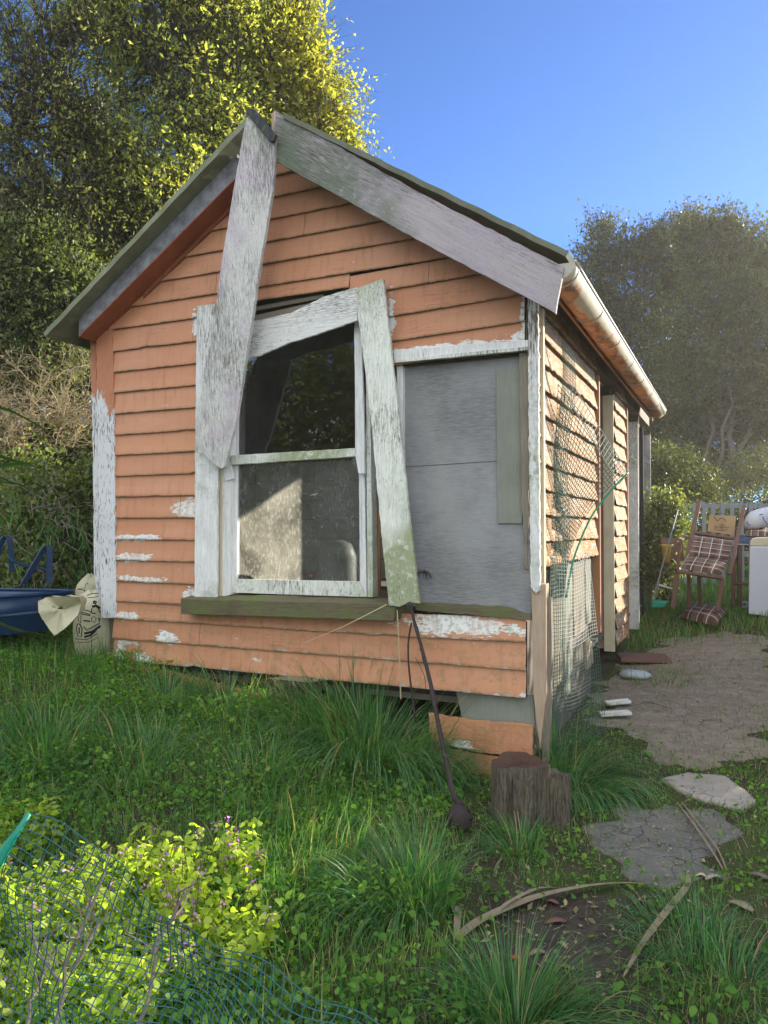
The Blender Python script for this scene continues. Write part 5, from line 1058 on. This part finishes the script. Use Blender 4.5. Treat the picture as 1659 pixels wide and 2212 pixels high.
b.grid([low + low[:1], mid + mid[:1], rim + rim[:1], inn + inn[:1], ib + ib[:1]]); b.add(ib, [tuple(range(n))]); b.add(low, [tuple(range(n - 1, -1, -1))]); obj('tray', b, M['blue_paint'], wh, smooth=True)
b = MB(); rp = [p + Vector((0, 0, .004)) for p in rim]; b.tube(rp + rp[:1], .014, 6, cap=False); obj('rim', b, M['blue_paint'], wh, smooth=True)
def strapbar(pd, d, nm='leg'):
    pts = curve([A(x, y, d) for x, y in pd], 16); b = MB(); P = []
    for i, p in enumerate(pts):
        dd = (pts[min(i + 1, len(pts) - 1)] - pts[max(i - 1, 0)]).normalized(); s = Vector((.35, 1, 0)).normalized() * .022; nn = dd.cross(s).normalized() * .006
        P.append([p - s - nn, p + s - nn, p + s + nn, p - s + nn, p - s - nn])
    b.grid(P); obj(nm, b, M['blue_dark'], wh, bevel=0)
strapbar([(50, 1262), (60, 1245), (92, 1190), (103, 1180), (107, 1192), (106, 1260)], 6.0)
strapbar([(-12, 1232), (-4, 1195), (8, 1162), (18, 1162), (23, 1180), (26, 1235)], 6.5)
strapbar([(24, 1212), (60, 1222), (105, 1232)], 6.3, 'brace')
b = MB(); b.tube([A(-60, 1335, 6.0), A(20, 1330, 5.95), A(92, 1322, 5.9)], .014, 8); obj('tube_frame', b, M['blue_dark'], wh, smooth=True)
# sacks
sk = A(185, 1395, 6.0); skz = gh(sk.x, sk.y)
def sack(name, cpx, d, rx, ry, h, mat, label, lean=0, seed=1, group='feed sacks by the left wall corner'):
    rg = random.Random(seed); c = A(*cpx, d); base = Vector((c.x, c.y, gh(c.x, c.y) - .03)); t = thing(name, base, label, 'sack', group)
    rv = Vector((math.cos(YAW), math.sin(YAW), 0)); fv = Vector((-math.sin(YAW), math.cos(YAW), 0)); P = []; ph = [rg.uniform(0, 6) for _ in range(6)]
    for i in range(15):
        u = i / 14; s = (.86 + .25 * math.sin(u * 2.6)) * (1 if u < .8 else 1 - ((u - .8) / .2) ** 2 * .75)
        P.append([base + rv * (math.cos(t_) * rx * s * (1 + .05 * math.sin(t_ * 5 + u * 9 + ph[0]))) + fv * math.sin(t_) * ry * s * (1 + .06 * math.sin(t_ * 4 - u * 7 + ph[1])) + Vector((0, 0, h * u * (1 + .03 * math.sin(t_ * 3 + ph[2])))) + rv * lean * u for t_ in [2 * math.pi * k / 36 for k in range(37)]])
    b = MB(); b.grid(P); b.add(P[-1][:-1], [tuple(range(36))]); obj('body', b, mat, t, smooth=True); return t, base, rv, fv
h1 = 1 * (A(185, 1250, 6.0).z - gh(A(185, 1395, 6.0).x, A(185, 1395, 6.0).y))
t1, bs1, rv, fv = sack('feed_sack', (203, 1395), 6.25, .15, .11, (A(203, 1277, 6.25).z - gh(*A(203, 1395, 6.25)[:2])) + .03, M['sack_print'], 'cream sack printed with a black tractor picture, against the wall corner')
sack('feed_sack', (196, 1390), 6.75, .12, .09, (A(196, 1243, 6.75).z - gh(*A(196, 1390, 6.75)[:2])) + .03, M['sack'], 'plain cream sack standing behind the printed one', seed=4)
# black print: a generic tractor with a driver, laid 4 mm off the cloth
def stroke(pts, r):
    out = []
    for (x, y) in pts:
        c = ray(x, y); 
        # meet the sack cylinder roughly
        best = CAM + c * ((A(203, 1330, 6.25) - CAM).length / c.length * 0.972); out.append(best)
    pb.tube(out, r, 4)
pb = MB()
Z = lambda x, y: (x * .1875, 1106.1 + y * .1875)
for ptsz, r in (([(860, 1130), (880, 1105), (1060, 1150), (1040, 1180), (870, 1130)], .006), ([(880, 1160), (1040, 1195)], .007), ([(930, 1040), (925, 1110)], .005), ([(950, 1042), (945, 1112)], .005), ([(1080, 1025), (1110, 1035), (1100, 1060), (1080, 1050), (1080, 1025)], .012), ([(1060, 1090), (1110, 1080), (1150, 1110)], .018), ([(1060, 1110), (1050, 1160), (1100, 1170)], .012),
     ([(1130, 1100), (1150, 1160)], .010), ([(900, 1190), (905, 1260), (930, 1280), (935, 1190)], .006), ([(960, 1250), (1040, 1260)], .010), ([(1050, 1220), (1080, 1200), (1110, 1230), (1090, 1270), (1060, 1265), (1050, 1220)], .005), ([(1130, 1220), (1150, 1240), (1140, 1265)], .009),
     ([(890, 1290), (880, 1350), (900, 1430), (935, 1440), (945, 1350), (920, 1290), (890, 1290)], .008), ([(910, 1330), (915, 1400)], .012), ([(960, 1320), (1000, 1360), (1060, 1330), (1150, 1280)], .007), ([(970, 1400), (1060, 1380), (1160, 1310)], .016), ([(970, 1440), (1040, 1420), (1110, 1360)], .014), ([(870, 1460), (1000, 1470), (1120, 1400)], .005), ([(880, 1500), (1020, 1500), (1140, 1440)], .004), ([(1000, 960), (1060, 940), (1140, 935)], .006), ([(1010, 985), (1080, 985), (1140, 965)], .005)):
    stroke([Z(x, y) for x, y in ptsz], r * .55)
obj('print', pb, M['ink'], t1)
# open white bag lying against the wheelbarrow
c = A(120, 1372, 5.9); bg_ = thing('open_bag', Vector((c.x, c.y, gh(c.x, c.y))), 'open pale bag gathered at the neck, lying between wheelbarrow and printed sack', 'bag')
out = [(82, 1300), (100, 1290), (140, 1288), (170, 1290), (176, 1302), (168, 1330), (140, 1358), (117, 1373), (100, 1350), (83, 1322)]
knot = A(178, 1292, 6.0); front = [A(x, y, 5.75 + .05 * math.sin(i * 1.9)) for i, (x, y) in enumerate(out)]; cen = A(122, 1320, 5.75)
b = MB(); P = []
for s in range(9):
    u = s / 8; row = []
    for i in range(41):
        f = i / 40 * len(out); k = int(f) % len(out); w = f - int(f); p = front[k].lerp(front[(k + 1) % len(out)], w)
        q = p.lerp(knot, u ** 1.2); q = q + (fv * (.10 * math.sin(math.pi * u)) + Vector((0, 0, .008 * math.sin(i * 1.6 + s)))) ; row.append(q)
    P.append(row)
b.grid(P)
P = []
for s in range(6):
    u = s / 5; P.append([front[int(i / 40 * len(out)) % len(out)].lerp(front[(int(i / 40 * len(out)) + 1) % len(out)], (i / 40 * len(out)) % 1).lerp(cen, u * .82) + fv * (.07 * u) + Vector((0, 0, .012 * math.sin(i * 1.3 + s * 2) * u)) for i in range(41)])
b.grid(P); b.add(P[-1][:-1], [tuple(range(40))]); obj('cloth', b, M['sack'], bg_, smooth=True)

# ---------------------------------------------------------------- yard end: fence, chairs, table
Z4 = lambda x, y: (1348 + x * .1875, 1036.9 + y * .1875)
fd = 13.0
fl, fr = A(1395, 1085, fd), A(1720, 1078, fd * .97); fgz = gh((fl.x + fr.x) / 2, fl.y)
fe = thing('picket_fence', Vector(((fl.x + fr.x) / 2, (fl.y + fr.y) / 2, fgz)), 'pale grey picket fence across the end of the yard', 'fence')
b = MB(); n = 16; dirf = (fr - fl).normalized(); zt = fl.z
for i in range(n):
    f = (i + .3) / n; p = fl.lerp(fr, f); w = .033; o0 = Vector((p.x, p.y, 0)); s = dirf.copy(); s.z = 0; s = s.normalized() * w; nn = Vector((-s.y, s.x, 0)).normalized() * .02
    zb = fgz + .02; tp = zt + random.uniform(-.01, .015)
    b.prism([o0 - s + Vector((0, 0, zb)), o0 + s + Vector((0, 0, zb)), o0 + s + Vector((0, 0, tp - .04)), o0 + Vector((0, 0, tp)), o0 - s + Vector((0, 0, tp - .04))], nn)
obj('pickets', b, M['picket'], fe)
for zz in (.065, .85):
    b = MB(); b.beam(Vector((fl.x, fl.y + .04, zt - zz)), Vector((fr.x, fr.y + .04, zt - zz)), .04, .07); obj('rail', b, M['picket'], fe)

def plaidmesh(name, P, mat, parent, label=None):
    b = MB(); b.grid(P); o = obj(name, b, mat, parent, smooth=True, label=label); me = o.data; uv = me.uv_layers.new(name='UVMap'); n, m = len(P), len(P[0])
    for pl in me.polygons:
        for li, vi in zip(pl.loop_indices, pl.vertices): uv.data[li].uv = ((vi % m) / (m - 1), (vi // m) / (n - 1))
    return o
def cushion(name, c4, th, mat, parent, nrm, label=None, k=14):
    TL, TR, BR, BL = c4; P = []
    for i in range(k + 1):
        row = []
        for j in range(k + 1):
            u, v = j / k, i / k; p = TL.lerp(TR, u).lerp(BL.lerp(BR, u), v); e = (1 - abs(2 * u - 1) ** 4) * (1 - abs(2 * v - 1) ** 4); row.append(p + nrm * th * e ** .5)
        P.append(row)
    o = plaidmesh(name, P, mat, parent, label)
    Q = [[TL.lerp(TR, j / k).lerp(BL.lerp(BR, j / k), i / k) - nrm * th * .6 * ((1 - abs(2 * j / k - 1) ** 4) * (1 - abs(2 * i / k - 1) ** 4)) ** .5 for j in range(k, -1, -1)] for i in range(k + 1)]
    b = MB(); b.grid(Q); obj(name + '_back', b, M['brown_wood'], o, smooth=True); return o
# armchair: tall leaning back frame, plaid back and seat
cd = 9.6
def Q(x, y, d=cd): return A(*Z4(x, y), d)
cb = Q(850, 1500, 9.8); ch = thing('armchair', Vector((cb.x, cb.y, gh(cb.x, cb.y))), 'brown wooden armchair with high back frame and plaid cushions', 'chair')
def bar(nm, p, q, w, t, parent=None, m='brown_wood'): b = MB(); b.beam(p, q, w, t, (0, -1, .2)); return obj(nm, b, M[m], parent or ch, bevel=.004)
bar('back_post', Q(870, 240, 10.2), Q(700, 1000, 9.75), .05, .035); bar('back_post', Q(1385, 290, 10.2), Q(1215, 1090, 9.75), .05, .035)
bar('top_rail', Q(795, 605, 10.02), Q(1265, 675, 10.02), .035, .085)
bar('seat_rail', Q(598, 1050, 9.5), Q(1130, 1130, 9.5), .035, .085); bar('arm', Q(640, 690, 9.5), Q(735, 660, 10.0), .05, .03)
bar('arm_post', Q(655, 700, 9.5), Q(615, 1050, 9.5), .035, .035)
bar('leg', Q(612, 1060, 9.52), Q(565, 1470, 9.52), .055, .045); bar('leg', Q(1135, 1130, 9.52), Q(1080, 1510, 9.52), .055, .045); bar('leg', Q(745, 1060, 10.1), Q(755, 1490, 10.1), .045, .04); bar('leg', Q(860, 1100, 10.2), Q(880, 1450, 10.2), .045, .04)
nb_ = (CAM - Q(1000, 900)).normalized()
cushion('back_cushion', (Q(785, 640, 9.98), Q(1250, 700, 9.98), Q(1200, 930, 9.8), Q(735, 870, 9.8)), .05, M['plaid'], ch, nb_)
cushion('seat_cushion', (Q(735, 870, 9.8), Q(1200, 930, 9.8), Q(1120, 1095, 9.47), Q(640, 1015, 9.47)), .04, M['plaid'], ch, (nb_ + Vector((0, 0, 1))).normalized())
# kraft bag standing on the chair behind the rail
kb = Q(1120, 620, 10.15); bagt = thing('paper_bag', kb, 'brown paper carrier bag with looping handle and dark script, on the armchair back', 'bag')
b = MB(); b.prism([Q(985, 400, 10.15), Q(1290, 415, 10.15), Q(1270, 640, 10.15), Q(960, 590, 10.15)], (0, .09, 0)); obj('body', b, M['kraft'], bagt, bevel=.004)
b = MB(); b.tube(curve([Q(1075, 470, 10.12), Q(1040, 420, 10.1), Q(1070, 380, 10.1), Q(1110, 385, 10.1), Q(1170, 385, 10.1)], 16), .005, 5); b.tube(curve([Q(1080, 470, 10.13), Q(1110, 440, 10.12), Q(1150, 445, 10.12), Q(1175, 475, 10.13)], 12), .005, 5); obj('handle', b, M['brown_wood'], bagt, smooth=True)
b = MB()
for pp in ([(1040, 545), (1060, 525), (1080, 550), (1100, 530), (1115, 552), (1130, 532), (1150, 552), (1165, 535), (1190, 552), (1215, 535)], [(1060, 520), (1050, 560), (1075, 570)], [(1130, 500), (1130, 580)], [(1100, 515), (1160, 515)], [(1085, 575), (1150, 580), (1200, 565)]):
    b.tube(curve([Q(x, y, 10.135) for x, y in pp], 24), .0035, 4)
obj('script', b, M['brown_wood'], bagt)
# plaid cushion on the ground
g0 = GD(1520, 1350)
def gq(dx, dy): p = GD(dx, dy); p.z += .08; return p
cu = cushion('seat_pad', (gq(1492, 1318), gq(1572, 1330), gq(1545, 1368), gq(1466, 1346)), .07, M['plaid'], None, Vector((0, 0, 1)))
tag(cu, 'plaid cushion lying on the grass before the armchair', 'cushion'); cu.name = 'floor_cushion'
# stool behind, right
so_ = Q(1300, 1500, 10.4); stl = thing('wooden_stool', Vector((so_.x, so_.y, gh(so_.x, so_.y))), 'dark wooden chair with a second plaid cushion, behind the white appliance', 'chair')
for (x, y0, y1, d_) in ((1262, 760, 1560, 10.2), (1340, 760, 1560, 10.2), (1500, 700, 1500, 10.8), (1600, 700, 1500, 10.8)): bar('leg', Q(x, y0, d_), Q(x - 8, y1, d_), .05, .04, stl)
bar('seat_rail', Q(1245, 1190, 10.2), Q(1440, 1200, 10.2), .03, .07, stl)
cushion('cushion', (Q(1400, 600, 10.3), Q(1720, 570, 10.3), Q(1700, 650, 9.9), Q(1380, 640, 9.9)), .06, M['plaid'], stl, Vector((0, -.3, 1)).normalized())
# table with pillow
tb = Q(1450, 1400, 10.6); tbt = thing('garden_table', Vector((tb.x, tb.y, gh(tb.x, tb.y))), 'dark table with a pale blue edge behind the white appliance', 'table')
b = MB(); b.prism([Q(1310, 640, 10.6), Q(1760, 600, 10.6), Q(1760, 690, 10.2), Q(1310, 735, 10.2)], (0, 0, -.03)); obj('table_top', b, M['blue_dark'], tbt)
b = MB(); b.beam(Q(1310, 740, 10.19), Q(1720, 742, 10.19), .02, .018); obj('edge_trim', b, M['white_enamel'], tbt)
for x in (1325, 1690): bar('leg', Q(x, 740, 10.35), Q(x, 1480, 10.35), .05, .05, tbt, 'blue_dark')
pw = Q(1540, 440, 10.1); pt_ = thing('pillow', pw, 'crumpled white pillow with blue marks on the plaid cushion', 'pillow')
P = []; cc = Q(1560, 450, 10.15); ux = Q(1740, 400, 10.15) - cc; uz = (Q(1560, 340, 10.15) - cc)
for i in range(13):
    th_ = math.pi * i / 12; P.append([cc + ux * math.cos(2 * math.pi * k / 24) * math.sin(th_) ** .5 + Vector((0, .2, 0)) * math.sin(2 * math.pi * k / 24) * math.sin(th_) ** .5 + uz * math.cos(th_) * (1 + .1 * math.sin(k * 1.7 + i)) for k in range(25)])
b = MB(); b.grid(P); obj('cover', b, M['pillow'], pt_, smooth=True)
b = MB()
for pp in ([(1420, 480), (1430, 510), (1460, 520)], [(1600, 420), (1620, 470), (1650, 500)], [(1560, 400), (1600, 395)]): b.tube(curve([Q(x, y, 9.93) for x, y in pp], 12), .007, 5)
obj('print', b, M['blue_print'], pt_)
# white appliance at the right edge
wa = Q(1700, 1560, 9.4); wat = thing('white_appliance', Vector((wa.x, wa.y, gh(wa.x, wa.y))), 'white boxy appliance with cream rounded lid at the right edge', 'appliance')
b = MB(); b.prism([Q(1448, 765, 9.3), Q(1900, 765, 9.3), Q(1900, 1600, 9.3), Q(1436, 1545, 9.3)], (0, .5, 0)); obj('body', b, M['white_enamel'], wat, bevel=.012)
b = MB(); b.prism([Q(1452, 760, 9.32), Q(1455, 710, 9.32), Q(1480, 680, 9.32), Q(1530, 665, 9.32), Q(1900, 650, 9.32), Q(1900, 760, 9.32)], (0, .46, 0)); obj('lid', b, M['cream_plastic'], wat, bevel=.01)
b = MB(); b.tube(curve([Q(1365, 1410, 9.9), Q(1410, 1412, 9.9), Q(1425, 1440, 9.9), Q(1405, 1460, 9.9), Q(1365, 1458, 9.9)], 16), .012, 6); tag(obj('hose_end', b, M['white_enamel'], smooth=True), 'short bent white pipe on the grass beside the appliance', 'pipe')
# thin green pole, tray, jar on stand, pale strip
b = MB(); b.tube([Q(622, 345, 10.2), Q(325, 1400, 9.4)], .008, 6); tag(obj('garden_pole', b, M['picket'], smooth=True), 'thin pale green pole leaning by the shed end', 'pole')
b = MB(); p = Q(400, 1430, 9.5); b.prism([Q(318, 1395, 9.3), Q(490, 1410, 9.3), Q(470, 1470, 9.3), Q(325, 1470, 9.3)], (0, .25, 0)); tag(obj('green_tray', b, M['green_plastic'], bevel=.008), 'bright green plastic tray on the grass at the shed end', 'tray')
b = MB(); b.beam(Q(395, 1205, 9.7), Q(550, 1250, 9.7), .02, .045, (0, -1, .2)); tag(obj('pale_strip', b, M['white_enamel']), 'small white strip propped behind the thin pole', 'strip')
js = Q(560, 1200, 10.3); jt = thing('side_table', Vector((js.x, js.y, gh(js.x, js.y))), 'small dark folding stand left of the armchair', 'stand')
bar('top', Q(430, 800, 10.3), Q(680, 800, 10.3), .3, .03, jt)
for (a, c) in (((440, 960), (640, 1300)), ((640, 860), (440, 1100)), ((420, 1050), (370, 1350))): bar('leg', Q(*a, 10.3), Q(*c, 10.3), .025, .025, jt, 'stud')
c = Q(485, 950, 10.1); b = MB(); b.lathe(c, [(.001, 0), (.045, 0), (.06, .2), (.095, .235), (.08, .235), (.05, .2), (.001, .19)], 16); tag(obj('amber_vase', b, M['amber'], smooth=True), 'amber yellow flared vase hanging by the folding stand', 'vase')

# ---------------------------------------------------------------- things inside the window
iv = FY(720, 1256, .95); dt = thing('dried_flowers', iv, 'sunlit dried stems standing inside the lower pane', 'dried flowers'); b = MB()
for i in range(44):
    x = random.uniform(664, 772); y = random.uniform(1185, 1240); b.tube(curve([FY(random.uniform(700, 750), 1256, .92 + random.uniform(-.02, .04)), FY((x + 720) / 2 + random.uniform(-6, 6), (y + 1256) / 2 - 4, .95), FY(x, y, .95 + random.uniform(-.08, .08))], 7), .0055, 4)
obj('stems', b, simple('dried_stem', (.62, .34, .13), .8, .2, .3, 20), dt)
b = MB(); b.lathe(FY(662, 1243, .93), [(.001, 0), (.018, 0), (.02, .01), (.02, .07), (.014, .075), (.001, .076)], 14, (1, 0, 0)); tag(obj('orange_cap', b, M['orange_cap'], smooth=True), 'small orange plastic cap behind the lower pane', 'cap')
b = MB(); b.lathe(FY(750, 1246, .93), [(.001, 0), (.02, 0), (.02, .03), (.001, .04)], 12); tag(obj('blue_scrap', b, M['bluebit'], smooth=True), 'small bright blue scrap behind the lower pane', 'scrap')
c = FY(727, 1235, .75); b = MB(); b.lathe(Vector((c.x, c.y, .46)), [(.001, 0), (.15, 0), (.16, .05), (.16, c.z + .12 - .46), (.12, c.z + .22 - .46), (.05, c.z + .25 - .46), (.001, c.z + .25 - .46)], 20); tag(obj('white_jug', b, M['jug'], smooth=True), 'large pale jug standing inside the shed behind the lower pane', 'jug')
b = MB(); cc = FY(916, 1238, .04)
for i in range(26):
    a = random.uniform(-1, 3.6); L = random.uniform(.03, .07); b.tube([cc, cc + Vector((math.cos(a) * L * .6, -.02, abs(math.sin(a)) * L * .5)), cc + Vector((math.cos(a) * L, -.015, -L * random.uniform(.1, .9)))], .0012, 4)
tag(obj('old_nest', b, M['dark_stalk']), 'small dark wisp of roots stuck on the plywood', 'nest')

# ---------------------------------------------------------------- thin air volume added to stand in for lens glare towards the sun
hz = MB(); hz.abox(-18, 12, -15, 38, -3, 19); ho = obj('glare_haze', hz, None); ho['kind'] = 'stuff'
hm = NT('glare_haze_air'); hm.t.nodes.remove(hm.b); pv = hm.n('ShaderNodeVolumePrincipled'); pv.inputs['Color'].default_value = (1, .96, .86, 1); pv.inputs['Density'].default_value = .0012; pv.inputs['Anisotropy'].default_value = .5
hm.t.links.new(pv.outputs[0], hm.out.inputs['Volume']); ho.data.materials.append(hm.m)
